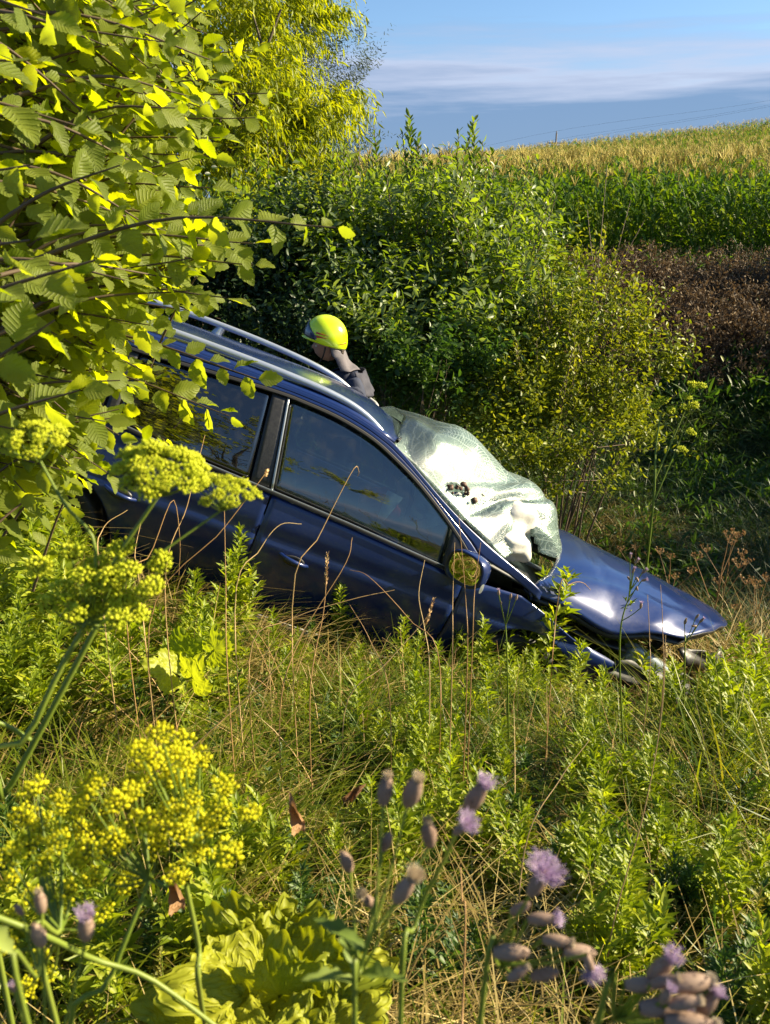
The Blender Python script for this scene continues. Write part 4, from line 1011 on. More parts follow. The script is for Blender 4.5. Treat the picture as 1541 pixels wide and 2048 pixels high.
def cushion(c, r, lean=0, n=20):
    t = np.linspace(0, math.pi, n)[:, None]; p_ = np.linspace(0, 2 * math.pi, n + 1)[:-1][None]
    f = lambda q: np.sign(q) * np.abs(q) ** .35
    P = np.stack([f(np.sin(t)) * f(np.cos(p_)) * r[0], f(np.sin(t)) * f(np.sin(p_)) * r[1], f(np.cos(t)) * r[2] + 0 * p_], -1)
    c_, s_ = math.cos(lean), math.sin(lean); P = np.stack([P[..., 0] * c_ - P[..., 2] * s_, P[..., 1], P[..., 0] * s_ + P[..., 2] * c_], -1)
    V, Fq, uv = grid(P + np.array(c), True); return V, Fq
for yc in (.46, CW - .46):
    s_ = part('front_seat', *cushion((.38, yc, -.42), (.26, .24, .07), .1), K['seat'])
    sub(s_, 'seat_back', *cushion((.08, yc, -.10), (.08, .23, .34), .28), K['seat']); sub(s_, 'headrest', *cushion((-.06, yc, .30), (.05, .12, .085), .25), K['seat'])
s_ = part('rear_seat', *cushion((-.62, CW / 2, -.42), (.25, .62, .08), .05), K['seat']); sub(s_, 'seat_back', *cushion((-.92, CW / 2, -.1), (.08, .62, .32), .3), K['seat'])
for yc in (.45, CW - .45): sub(s_, 'headrest', *cushion((-1.02, yc, .25), (.05, .11, .07), .25), K['seat'])
V, Fq, uv = grid(lumpy((.60, .28, .10), (.13, .05, .11), .10, 21), True); part('red_seat_belt_pad', V, Fq, K['redcloth'], label='red cloth seen through the front side window')
part('white_tag', *[q for q in grid(np.array([[(.60, .19, .20), (.61, .19, .0)], [(.70, .19, .19), (.64, .19, .0)]]))[:2]], K['white'], thick=.002)

# bonnet, raised and shifted
rear = np.array([(1.555, .06, -.035), (1.60, .12, .02), (1.69, .25, .055), (1.785, .42, .105), (1.87, .66, .16), (1.92, .95, .20), (1.93, 1.25, .19), (1.80, 1.56, .10), (1.72, 1.72, -.02)])
mid = np.array([(2.10, .05, -.10), (2.12, .12, .0), (2.18, .30, .115), (2.24, .50, .175), (2.27, .75, .205), (2.29, 1.0, .205), (2.27, 1.3, .17), (2.24, 1.55, .08), (2.18, 1.74, -.08)])
fr = np.array([(2.60, .10, .02), (2.68, .15, .055), (2.82, .24, .085), (2.95, .36, .112), (3.08, .50, .118), (3.14, .80, .13), (3.08, 1.15, .09), (2.90, 1.45, .03), (2.66, 1.66, -.10)])
Vv_ = 34; R1, R2, R3 = cr(rear, Vv_), cr(mid, Vv_), cr(fr, Vv_)
H = np.zeros((30, Vv_, 3))
for j in range(Vv_):
    H[:, j] = cr([R1[j], R1[j] * .52 + R2[j] * .48 + np.array([0, 0, .018]), R2[j], R2[j] * .5 + R3[j] * .5 + np.array([0, 0, .012]), R3[j]], 30)
uu, vv = np.meshgrid(np.linspace(0, 1, 30), np.linspace(0, 1, Vv_), indexing='ij')
H[..., 2] += .006 * np.abs(np.sin(uu * 13 + vv * 21)) * (uu > .35) * np.clip((uu - .35) * 3, 0, 1) - .006 * np.exp(-((uu - .55 + vv * .5) / .03) ** 2) + .008 * np.exp(-((vv - .22 - .06 * uu) / .035) ** 2) * np.clip(uu * 3, 0, 1) - .012 * np.exp(-((vv - .30) / .05) ** 2) + .003 * np.sin(uu * 17 + vv * 6) * uu + .007 * np.exp(-((uu - .72 - vv * .3) / .04) ** 2)
V, Fq, uv = grid(H); hood = part('bonnet', V, Fq, K['paint'], thick=.014, uv=uv, label='raised dark blue bonnet, creased and pushed forward')
# folded edges
for nm, E_, d_ in (('rear_edge', H[0], (.035, .0, -.045)), ('front_edge', H[-1], (-.05, .02, -.075))):
    V, Fq, uv = grid(np.stack([E_, E_ + np.array(d_) * .4, E_ + np.array(d_)], 0)); sub(hood, nm, V, Fq, K['paint'] if nm == 'rear_edge' else K['black'], thick=.006)
V, Fq, uv = grid(H[1:-1, 1:-1] - np.array([0, 0, .055])); sub(hood, 'inner_frame', V, Fq[:, ::-1], K['black'], thick=.01)
# crushed front: bumper, headlamps, grille, loose wing liner
def crumple(x0, y0, x1, y1, z0, z1, amp, seed, n=26, bul=.1, mat='grey', name='bumper', th_=.01):
    g = np.random.default_rng(seed); u = np.linspace(0, 1, n)[:, None]; v = np.linspace(0, 1, 8)[None]
    x = x0 + (x1 - x0) * u + bul * np.sin(u * math.pi) + 0 * v; y = y0 + (y1 - y0) * u + 0 * v; z = z0 + (z1 - z0) * v + 0 * u
    x = x + .06 * np.sin(v * 3.1); o_ = [g.uniform(0, 6) for _ in range(4)]
    z = z + amp * np.sin(u * 9 + o_[0]) + amp * .6 * np.sin(u * 21 + v * 4 + o_[1]); x = x + amp * 1.2 * np.sin(u * 13 + v * 3 + o_[2]); y = y + amp * np.sin(v * 7 + u * 8 + o_[3])
    V, Fq, uv = grid(np.stack([x, y, z], -1)); return part(name, V, Fq, K[mat], thick=th_)
crumple(2.42, .06, 2.98, .55, -.50, -.26, .025, 1, name='bumper')
crumple(2.98, .55, 2.90, 1.55, -.52, -.24, .03, 2, name='bumper')
crumple(2.15, -.02, 2.86, .22, -.34, -.22, .02, 3, name='bumper_strip', mat='grey')
crumple(2.66, .22, 3.16, .60, -.20, -.08, .018, 4, name='grille_surround', mat='black')
crumple(2.75, .6, 2.78, 1.4, -.24, .0, .02, 5, name='grille', mat='black')
crumple(2.55, -.02, 3.00, .02, -.56, -.42, .03, 6, name='wheel_arch_liner', mat='grey', bul=.02)
for yc in (.26, CW - .26):
    V, Fq = cushion((2.52, yc, -.24), (.20, .13, .075), -.25, 16); h_ = part('headlamp', V, Fq, K['lamp'])
# wheels
for xc in (AF, AR):
    for far in (False, True):
        yc = CW - .13 if far else .13
        a = np.linspace(0, 2 * math.pi, 41)[:-1][:, None]; prof = np.array([(.20, -.09), (.24, -.105), (.29, -.105), (.315, -.09), (.325, -.05), (.325, .05), (.315, .09), (.29, .105), (.24, .105), (.20, .09)])
        P = np.stack([xc + np.cos(a) * prof[:, 0], yc + prof[:, 1] + 0 * a, -.60 + np.sin(a) * prof[:, 0]], -1)
        V, Fq, uv = grid(P.transpose(1, 0, 2), True); w_ = part('wheel', V, Fq, K['rubber'])
        sg = 1 if far else -1; mb = MB()
        for k in range(10):
            q = k * math.pi / 5; mb.add(*tube([(xc + math.cos(q) * .03, yc + sg * .07, -.6 + math.sin(q) * .03), (xc + math.cos(q) * .205, yc + sg * .085, -.6 + math.sin(q) * .205)], [.03, .018], 6))
        mb.add(*tube([(xc, yc - .02, -.6), (xc, yc + sg * .09, -.6)], .055, 12))
        P = np.stack([xc + np.cos(a) * np.array([.20, .215, .2]), yc + np.array([-.09, sg * .09, sg * .02]) + 0 * a, -.6 + np.sin(a) * np.array([.20, .215, .2])], -1)
        Vg, Fg, _ = grid(P.transpose(1, 0, 2), True); mb.add(Vg, Fg)
        me = mb.build('rim', K['steel']); me.transform(Matrix.Translation(-Vector(BASE))); link('rim', me, w_)
# rear: tailgate, window, lamps, bumper
v = np.linspace(.14, CW - .14, 20)
P = np.stack([np.stack([np.full(20, a) - .05 * np.sin((v - .14) / (CW - .28) * math.pi), v if z < 0 else v * (1 - .1 * z) + .089 * z, np.full(20, z)], -1) for a, z in ((-2.26, -.55), (-2.28, -.2), (-2.27, .05), (-2.24, .1))])
V, Fq, uv = grid(P); tg_ = part('tailgate', V, Fq, K['paint'], thick=.015)
P = np.stack([np.stack([np.full(20, a) - .04 * np.sin((v - .14) / (CW - .28) * math.pi), np.clip(v, .14 + z * .25, CW - .14 - z * .25), np.full(20, z)], -1) for a, z in ((-2.235, .11), (-2.15, .28), (-2.02, .46))])
V, Fq, uv = grid(P); sub(tg_, 'rear_window', V, Fq, K['glassdark'], thick=.006)
for yc in (.13, CW - .13): part('rear_lamp', *cushion((-2.22, yc, -.05), (.06, .10, .16), 0, 14), K['redlamp'])
part('rear_bumper', *cushion((-2.24, CW / 2, -.56), (.10, .86, .14), 0, 24), K['paint'])

# door mirrors, folded slightly, glass turned to the rear
for far in (False, True):
    sg = -1 if far else 1
    def my(p): p = np.array(p, float); p[..., 1] = CW - p[..., 1] if far else p[..., 1]; return p
    # rounded shell: loft of outlines from the glass opening forward
    a = np.linspace(0, 2 * math.pi, 33)[:-1]
    ca = np.sign(np.cos(a)) * np.abs(np.cos(a)) ** .75; sa = np.sign(np.sin(a)) * np.abs(np.sin(a)) ** .75
    ax = unit(np.array([.70, .70, .16]))        # direction into the shell (forward)
    sx = unit(np.array([.74, -.66, .0])); sz = np.cross(sx, ax); sz = sz if sz[2] > 0 else -sz
    c_ = np.array([1.09, -.125, .00])
    P = []
    for d_, s1, s2 in ((0, .88, .90), (-.012, 1.0, 1.0), (.0, 1.04, 1.04), (.04, 1.03, 1.03), (.08, .90, .93), (.105, .66, .72), (.118, .3, .35), (.12, .02, .02)):
        P.append(c_ + ax * d_ + ca[:, None] * sx * .115 * s1 + sa[:, None] * sz * .092 * s2 + sx * .01 * d_ * 10)
    V, Fq, uv = grid(my(P), True); sh = part('door_mirror', V, Fq if far else Fq[:, ::-1], K['paint'])
    P = [c_ + ax * .004 + ca[:, None] * sx * .101 * q + sa[:, None] * sz * .080 * q + ax * .004 * (1 - q) for q in (1, .75, .5, .25, .02)]
    V, Fq, uv = grid(my(P), True); sub(sh, 'mirror_glass', V, Fq, K['mirror'])
    P = [c_ + ax * q[0] + ca[:, None] * sx * .115 * q[1] + sa[:, None] * sz * .092 * q[1] for q in ((-.013, .99), (-.016, .95), (-.006, .88), (.003, .87))]
    V, Fq, uv = grid(my(P), True); sub(sh, 'mirror_surround', V, Fq, K['black'])
    V, Fq = tube(my([(1.09, .02, -.07), (1.10, -.03, -.065), (1.11, -.08, -.05)]), [.035, .028, .025], 8); sub(sh, 'mirror_foot', V, Fq, K['black'])
    P = [c_ + ax * .03 + sx * .112 + np.array([0, 0, -.06]) + ca[:, None] * ax * .02 * q + sa[:, None] * sz * .028 * q - sx * 0 + sx * (.010 + .004 * (1 - q)) for q in (1, .6, .02)]
    V, Fq, uv = grid(my(P), True); sub(sh, 'indicator', V, Fq, K['silver'])

# ------------------------------------------------------------------ firefighter beyond the car
M['skin'] = simple('skin', (.42, .24, .17), .5, noise=(.36, .19, .14), scale=30)
M['navy'] = simple('navy_cloth', (.012, .018, .045), .8, noise=(.02, .028, .06), bump=.4, scale=25)
M['flap'] = simple('neck_flap_cloth', (.14, .125, .14), .85, noise=(.10, .09, .10), bump=.5, scale=18)
M['capegrey'] = simple('mottled_navy_cloth', (.018, .02, .036), .85, noise=(.05, .05, .07), bump=.6, scale=14)  # navy cloth mottled with paler grey
M['hivis'] = simple('helmet_lime', (.62, .80, .01), .22, coat=.8)
M['visor'] = simple('helmet_visor', (.02, .03, .06), .12, coat=1.0)
M['redstrip'] = simple('helmet_red_marks', (.45, .05, .01), .4)
M['grey_refl'] = simple('reflective_band', (.45, .46, .46), .4)
M['hair'] = simple('hair', (.03, .018, .01), .7, bump=.6, scale=80)
M['boot'] = simple('boot_leather', (.015, .014, .013), .5)
HC = at(652, 672, 6.25)                                     # helmet centre
gz = float(terrain(HC[0] + .05, HC[1]))
per = empty('person', (float(HC[0] + .12), float(HC[1]), gz))
tag(per, 'firefighter in lime helmet and navy jacket with grey neck flap, behind the car roof', 'person')
PB = np.array([HC[0] + .12, HC[1], gz])
Hh = HC[2] - gz                                             # helmet centre above the ground
def skin_mesh(name, verts, edges, rad, mat, parent, root=0, sub_=2):
    me = bpy.data.meshes.new(name); me.from_pydata([tuple(v) for v in verts], edges, []); me.materials.append(mat)
    o = link(name, me, parent); s = o.modifiers.new('skin', 'SKIN'); s.use_smooth_shade = True
    for i, v in enumerate(me.skin_vertices[0].data):
        v.radius = rad[i] if isinstance(rad[i], tuple) else (rad[i], rad[i]); v.use_root = i == root
    b = o.modifiers.new('sub', 'SUBSURF'); b.levels = sub_; b.render_levels = sub_
    return o
# local frame: facing -x (photo left), helmet centre at (-.12, 0, Hh); leaning slightly forward
hx, hz = -.12, Hh
k = Hh / 1.62
# head: one surface built from a profile facing -x
def head_surface():
    nt_, np_ = 40, 48
    t = np.linspace(0.02, math.pi - .02, nt_)[:, None]; a = np.linspace(0, 2 * math.pi, np_ + 1)[:-1][None]
    X = -np.sin(t) * np.cos(a); Y = np.sin(t) * np.sin(a); Z = np.cos(t) + 0 * a
    front = np.clip(-X, 0, 1); low = np.clip(-Z, 0, 1)
    x = X * .098; y = Y * .074; z = Z * .125
    x = x - .010 * front * np.exp(-((Z + .75) / .18) ** 2) - .0                      # chin
    y = y * (1 - .32 * low ** 1.5)                                                # narrow jaw
    x = x + .030 * low * np.clip(X, 0, 1)                                           # nape in
    ang = np.abs(np.arctan2(Y, -X))
    nose = np.exp(-(ang / .16) ** 2)
    prof = np.interp(-Z.ravel(), [-.2, .0, .12, .30, .38, .46, .52, .58, .64, .72], [0, .0, .010, .030, .024, .006, .013, .006, .011, 0]).reshape(Z.shape)
    x = x - nose * prof
    x = x + np.exp(-((ang - .42) / .16) ** 2) * np.exp(-((Z + .08) / .10) ** 2) * .012   # eye sockets
    x = x - np.exp(-(ang / .6) ** 2) * np.exp(-((Z - .05) / .10) ** 2) * .005          # brow
    ear = np.exp(-((ang - 1.72) / .13) ** 2) * np.exp(-((Z + .12) / .22) ** 2); y = y + np.sign(Y) * ear * .020
    return np.stack([x, y, z], -1)
P = head_surface(); tilt = math.radians(-8)
c_, s_ = math.cos(tilt), math.sin(tilt)
P = np.stack([P[..., 0] * c_ - P[..., 2] * s_, P[..., 1], P[..., 0] * s_ + P[..., 2] * c_], -1)
HD = np.array([hx + .015, 0, hz - .055])
mbp = MB(); Vh, Fh, _ = grid(P + HD, True); mbp.add(Vh, Fh)
mbp.add(*tube(cr([(hx + .05, 0, hz - .10), (hx + .075, 0, hz - .19), (hx + .12, 0, hz - .30)], 8), [.058, .060, .058, .057, .058, .060, .066, .075], 20))
# body below, hidden by the clothes: trunk, hips, legs, arms
def ln(a, b, n=6): return np.linspace(a, b, n)
sh = np.array([hx + .20, 0, hz - .36]); hip = np.array([hx + .10, 0, hz - .80])
mbp.add(*tube(cr([(hx + .12, 0, hz - .30), sh, (sh + hip) / 2, hip], 10), [.07, .11, .13, .135, .13, .12, .115, .12, .13, .10], 16))
arms = []
for s in (-1, 1):
    A0 = sh + np.array([0, s * .17, .0]); A1 = A0 + np.array([-.10, s * .05, -.27]); A2 = A1 + np.array([-.24, s * -.02, -.02]); arms.append((A0, A1, A2))
    mbp.add(*tube(cr([A0 - np.array([0, s * .06, 0]), A0, A1, A2], 12), np.linspace(.052, .028, 12), 12))
    # hand: palm and five bent fingers resting towards the car door
    mbp.add(*tube([A2, A2 + np.array([-.04, 0, -.01]), A2 + np.array([-.085, 0, -.018])], [.026, .036, .034], 10))
    pal = A2 + np.array([-.085, 0, -.018])
    for q, (oy, L_) in enumerate(((-.030, .066), (-.010, .076), (.010, .072), (.029, .056))):
        b0 = pal + np.array([.01, oy, 0]); b1 = b0 + np.array([-L_ * .5, 0, -.004]); b2 = b1 + np.array([-L_ * .3, 0, -.018]); b3 = b2 + np.array([-L_ * .12, 0, -.022])
        mbp.add(*tube([b0, b1, b2, b3], [.0095, .009, .008, .006], 8))
    b0 = A2 + np.array([-.03, -s * .03, -.008]); mbp.add(*tube([b0, b0 + np.array([-.028, -s * .022, -.006]), b0 + np.array([-.055, -s * .026, -.016])], [.012, .0105, .008], 8))
legs = []
for s in (-1, 1):
    L0 = hip + np.array([0, s * .09, 0]); L1 = np.array([hx + .02 + .06 * s, s * .12, hz * .30 + .02]); L2 = np.array([hx + .12 + .10 * s, s * .14, .09]); legs.append((L0, L1, L2))
    mbp.add(*tube(cr([L0, L1, L2], 12), np.linspace(.085, .042, 12), 12))
bod = link('body', mbp.build('body', M['skin']), per)
rm = bod.modifiers.new('merge', 'REMESH'); rm.mode = 'VOXEL'; rm.voxel_size = .007; rm.use_smooth_shade = True
# jacket and trousers
Vj, Ej, Rj = [], [], []
chain = [hip + np.array([0, 0, -.06]), hip + np.array([0, 0, .10]), (sh + hip) / 2 + np.array([.02, 0, .03]), sh + np.array([0, 0, -.06]), sh + np.array([-.03, 0, .045]), np.array([hx + .12, 0, hz - .275])]
Vj += chain; Ej += [(i, i + 1) for i in range(5)]; Rj += [(.17, .15), (.17, .15), (.18, .16), (.19, .165), (.13, .12), (.085, .08)]
for (A0, A1, A2) in arms:
    i = len(Vj); Vj += [A0, A1, A2 + np.array([.02, 0, 0])]; Ej += [(3, i), (i, i + 1), (i + 1, i + 2)]; Rj += [.085, .065, .05]
jk = skin_mesh('jacket', Vj, Ej, Rj, M['navy'], per)
Vt, Et, Rt = [hip], [], [(.15, .13)]
for (L0, L1, L2) in legs:
    i = len(Vt); Vt += [L0, L1, L2]; Et += [(0, i), (i, i + 1), (i + 1, i + 2)]; Rt += [.11, .085, .07]
skin_mesh('trousers', Vt, Et, Rt, M['navy'], per)
for (L0, L1, L2) in legs:
    V_, F_ = cushion(L2 + np.array([-.06, 0, -.035]), (.145, .052, .055), 0, 14); link('boot', MB().add(V_, F_).build('boot', M['boot']), per)
V_, F_ = tube(cr([sh + np.array([-.19, -.12, -.14]), sh + np.array([-.05, -.21, -.13]), sh + np.array([.12, -.17, -.15]), sh + np.array([.17, 0, -.16]), sh + np.array([.12, .17, -.15])], 20), .02, 6)
link('reflective_band', MB().add(V_, F_).build('reflective_band', M['grey_refl']), per)
# collar
a = np.linspace(0, 2 * math.pi, 25)[:-1][None]
P = np.stack([np.stack([hx + .105 + q * .02 + np.cos(a[0]) * r_, np.sin(a[0]) * r_ * .95, hz - .235 - q * .08 + .028 * np.cos(a[0])], -1) for q, r_ in ((1.0, .112), (.5, .094), (0, .084), (.1, .078))])
V_, F_, _ = grid(P, True); link('collar', MB().add(V_, F_).build('collar', M['navy']), per)
# helmet: shell with a straight brim line, lower at the back
nt_, np_ = 30, 48
t = np.linspace(0.02, 1, nt_)[:, None]; a = np.linspace(0, 2 * math.pi, np_ + 1)[:-1][None]
def shell(scale=1.0, tmax=1.0):
    tt = t * tmax * 1.92; X = -np.cos(a) * np.sin(tt); Y = np.sin(a) * np.sin(tt); Z = np.cos(tt) + 0 * a
    rx = np.where(X < 0, .150, .150); x = X * rx; y = Y * .124; z = Z * .138
    x = x + .030 * np.clip(X, 0, 1) * np.clip(.2 - Z, 0, 1)
    lowl = -.050 - .050 * (X * .5 + .5) ** 1.1                      # rim height front to back
    z = np.where(z < lowl, lowl + (z - lowl) * .05, z)
    z = z + .007 * np.exp(-(np.abs(Y) / .12) ** 2) * np.clip(Z, 0, 1)      # low comb
    brim = np.clip(-X - .2, 0, 1) * np.clip((-Z - .24) * 9, 0, 1); x = x - .034 * brim; z = z + .004 * brim
    return np.stack([x, y, z], -1) * scale
ht = math.radians(-17)
def hrot(P):
    c, s = math.cos(ht), math.sin(ht)
    # brim tipped up at the front, rim falling to the back
    return np.stack([P[..., 0] * c - P[..., 2] * -s * -1, P[..., 1], P[..., 0] * s * 1 + P[..., 2] * c], -1)
def place(P): return hrot(P) * 1.06 + np.array([hx + .0, 0, hz])
V_, F_, _ = grid(place(shell()), True)
he = link('helmet', MB().add(V_, F_).build('helmet', M['hivis']), per); sd_ = he.modifiers.new('t', 'SOLIDIFY'); sd_.thickness = .004; sd_.offset = 0
def shell_patch(name, f, mat, off=1.03):
    """patch on the helmet given by f(u, v) -> (azimuth from the front, polar)"""
    uu, vv = np.meshgrid(np.linspace(0, 1, 16), np.linspace(0, 1, 8), indexing='ij'); az, po = f(uu, vv)
    X = -np.cos(az) * np.sin(po); Y = np.sin(az) * np.sin(po); Z = np.cos(po)
    rx = np.where(X < 0, .150, .150); x = X * rx + .030 * np.clip(X, 0, 1) * np.clip(.2 - Z, 0, 1); P = np.stack([x, Y * .124, Z * .138 + .007 * np.exp(-(np.abs(Y) / .12) ** 2) * np.clip(Z, 0, 1)], -1) * off
    V_, F_, _ = grid(place(P)); o = link(name, MB().add(V_, F_).build(name, mat), he); q = o.modifiers.new('t', 'SOLIDIFY'); q.thickness = .002; q.offset = 0
    return o
shell_patch('visor', lambda u, v: ((u * 2 - 1) * 1.22, 1.0 + .78 * v + .62 * np.abs(u * 2 - 1) ** 1.3 * (1 - v)), M['visor'], 1.045)
for s in (-1, 1):
    shell_patch('red_mark', lambda u, v: (s * (1.12 + .62 * u), 1.43 + (v - .5) * .10 * (1 - u) - .02 * u), M['redstrip'])
    shell_patch('red_mark', lambda u, v: (s * (1.16 + .55 * u), 1.60 + (v - .5) * .13 * (1 - u) - .07 * u), M['redstrip'])
    shell_patch('red_mark', lambda u, v: (s * (2.75 - .5 * u), 1.55 + (v - .5) * .07 * (1 - u) + .12 * u), M['redstrip'])
# neck flap
P = []
for q in np.linspace(0, 1, 14):
    r1 = .118 - .006 * q + .035 * q ** 2; aa = np.linspace(-1.45, 1.45, 26)
    P.append(np.stack([hx + .02 + .035 * q + .04 * q ** 2 + np.cos(aa) * (r1 + .012 * np.sin(aa * 7 + q * 3) * q), np.sin(aa) * (r1 * .93 + .01 * np.sin(aa * 5) * q), hz - .055 - .165 * q - .045 * np.cos(aa) * (1 - q * .3) + .012 * np.sin(q * 9 + aa * 3)], -1))
V_, F_, _ = grid(np.stack(P)); o = link('neck_flap', MB().add(V_, F_).build('neck_flap', M['flap']), per); q = o.modifiers.new('t', 'SOLIDIFY'); q.thickness = .004
P = []
for q in np.linspace(0, 1, 10):
    aa = np.linspace(-1.0, 1.15, 20); r1 = .142 + .045 * q
    P.append(np.stack([sh[0] - .06 + .03 * q + np.cos(aa) * (r1 + .008 * np.sin(aa * 9 + q * 5)), np.sin(aa) * r1 * 1.1, hz - .25 - .17 * q + .01 * np.sin(aa * 4)], -1))
V_, F_, _ = grid(np.stack(P)); o = link('shoulder_cape', MB().add(V_, F_).build('shoulder_cape', M['capegrey']), per); q = o.modifiers.new('t', 'SOLIDIFY'); q.thickness = .004
for s in (-1, 1):
    V_, F_ = tube(cr([(hx - .0, s * .088, hz - .07), (hx - .015, s * .075, hz - .13), (hx - .045, s * .03, hz - .185), (hx - .05, 0, hz - .19)], 12), .006, 5); link('chin_strap', MB().add(V_, F_).build('chin_strap', M['boot']), per)
    V_, F_ = cushion((HD[0] - .082, s * .030, HD[2] - .010), (.010, .012, .007), 0, 10); link('eye', MB().add(V_, F_).build('eye', simple('eye_white', (.6, .58, .55), .3)), per)
V_, F_ = cushion((hx + .085, 0, hz - .10), (.05, .07, .05), 0, 14); link('hair', MB().add(V_, F_).build('hair', M['hair']), per)

# ------------------------------------------------------------------ elm branches hanging in from the left
elm = tag(empty('elm_tree', (-2.1, 2.1, float(terrain(-2.1, 2.1)))), 'elm with large toothed yellow-green leaves hanging in from the left edge', 'tree')
EB = np.array(elm.location)
tips = [(506, 100, 2.6), (555, 185, 2.5), (510, 235, 2.4), (440, 275, 2.3), (428, 311, 2.2), (420, 375, 2.1), (400, 433, 2.0), (672, 455, 1.75), (505, 487, 1.9), (506, 530, 1.9), (452, 595, 1.9), (378, 620, 2.0), (300, 650, 2.0),
        (300, 700, 2.1), (285, 740, 2.1), (513, 757, 2.2), (460, 832, 2.3), (330, 880, 2.2), (238, 870, 2.1), (214, 945, 2.0), (120, 940, 2.0), (50, 985, 2.0), (380, 20, 2.6), (300, 60, 2.3), (420, 150, 2.4), (350, 190, 2.2)]
br = []
for (px, py, d) in tips:
    o_ = at(-150 + .25 * px, py + (60 if py < 700 else -60) + .15 * (600 - py), d + .15)
    e_ = at(px, py, d); m_ = (o_ + e_) / 2 + np.array([0, 0, .06]); br.append((o_, m_, e_, d))
for i in range(400):
    py = RNG.uniform(-60, 960); lim = np.interp(py, [-60, 100, 200, 300, 400, 470, 600, 650, 750, 850, 960], [400, 430, 450, 400, 370, 470, 400, 270, 260, 230, 180])
    px = lim * RNG.random() ** .7; d = RNG.uniform(1.9, 2.9); e_ = at(px, py, d); a = RNG.uniform(-.5, .5)
    o_ = e_ - np.array([RNG.uniform(.35, .6), RNG.normal(0, .15), RNG.normal(.0, .22)]); br.append((o_, (o_ + e_) / 2 + np.array([0, 0, .04]), e_, d))
for (px, py, d) in ((190, 520, 1.15), (110, 640, 1.2), (60, 480, 1.05), (150, 250, 1.5), (60, 120, 1.35), (90, 30, 1.3), (210, 90, 1.7), (240, 330, 1.7), (60, 330, 1.4), (160, 780, 1.5), (40, 860, 1.5), (250, 560, 1.6)):
    e_ = at(px, py, d); o_ = e_ - np.array([.32, RNG.normal(0, .05), RNG.normal(.02, .08)]); br.append((o_, (o_ + e_) / 2 + np.array([0, 0, .02]), e_, d))
mb = MB(); LP, LL, LU, LS, LD = [], [], [], [], []
for (o_, m_, e_, d) in br:
    C = cr([o_, m_, e_], 12); mb.add(*tube(C - EB, np.linspace(.006, .0014, 12), 5))
    ln_ = np.linalg.norm(e_ - o_); nl = int(max(6, ln_ / .034)); tt = np.linspace(.06, 1, nl)
    T = unit(np.gradient(C, axis=0))
    plane = unit(np.array([RNG.normal(.25, .5), -.35 + RNG.normal(0, .5), .75 + RNG.normal(0, .25)]))
    for j, q in enumerate(tt):
        i = min(11, int(q * 11)); p_ = C[i] + (C[min(i + 1, 11)] - C[i]) * (q * 11 - i); s = 1 if j % 2 else -1
        sd = unit(np.cross(T[i], plane)) * s
        Ld = unit(T[i] * (.75 if j < nl - 1 else 3) + sd * .9 + np.array([0, 0, -.32]) + RNG.normal(0, .18, 3))
        LP.append(p_ + Ld * .006); LL.append(Ld); LU.append(unit(plane + RNG.normal(0, .55, 3))); LS.append(.066 * (.55 + .6 * math.sin(min(1, q * 1.1) * 2.6)) * RNG.uniform(.55, 1.3)); LD.append(d)
tag(link('branches', mb.build('branches', M['twig']), elm), kind='stuff')
mb = MB().add(*tube(cr([EB + np.array([0, 0, -.1]), EB + np.array([.05, .05, .9]), EB + np.array([-.1, .1, 2.2]), EB + np.array([.1, .2, 3.4])], 14) - EB, np.linspace(.11, .04, 14), 12))
for i in range(0, len(br), 4):
    o_ = br[i][0]; zt = np.clip(o_[2] - EB[2] - .5, .3, 3.2); st_ = EB + np.array([0, .1, zt]); mb.add(*tube(cr([st_, (st_ + o_) / 2 + np.array([0, 0, .1]), o_], 8) - EB, np.linspace(.022, .006, 8), 6))
link('trunk', mb.build('trunk', M['bark']), elm)
LP, LL, LU, LS, LD = map(np.array, (LP, LL, LU, LS, LD))
show = LS / (LP @ FW); vis = (LP @ RT / (LP @ FW) * F + CX > -40)
order = np.argsort(-(show * vis)); Rm = leafR(LL, LU)
T_ELM2 = [leaf_tpl(10, .64, .42, .10, .12, .10, 2, .25), leaf_tpl(10, .58, .45, .22, .3, .12, 2, .5), leaf_tpl(10, .66, .38, .16, .5, .10, 4, .4)]
elm_me = [mesh('leaf', T[0], [T[1]], M['elm'], {'rnd': np.full(len(T[0]), r)}, T[2]) for r in (.15, .4, .6, .85) for T in T_ELM]
for i in order[:300]:
    o = link('leaf', elm_me[RNG.integers(len(elm_me))], elm)
    o.matrix_local = Matrix.Translation(Vector(LP[i] - EB)) @ Matrix([[*Rm[i][0], 0], [*Rm[i][1], 0], [*Rm[i][2], 0], [0, 0, 0, 1]]) @ Matrix.Scale(float(LS[i]), 4)
rest = order[300:]; mb = MB()
for k_ in range(3):
    ii = rest[k_::3]; Vv, FF, rr, uv = scatter(T_ELM2[k_], LP[ii] - EB, Rm[ii], LS[ii]); mb.add(Vv, FF, rr, uv)
tag(link('foliage', mb.build('foliage', M['elm']), elm), kind='stuff')

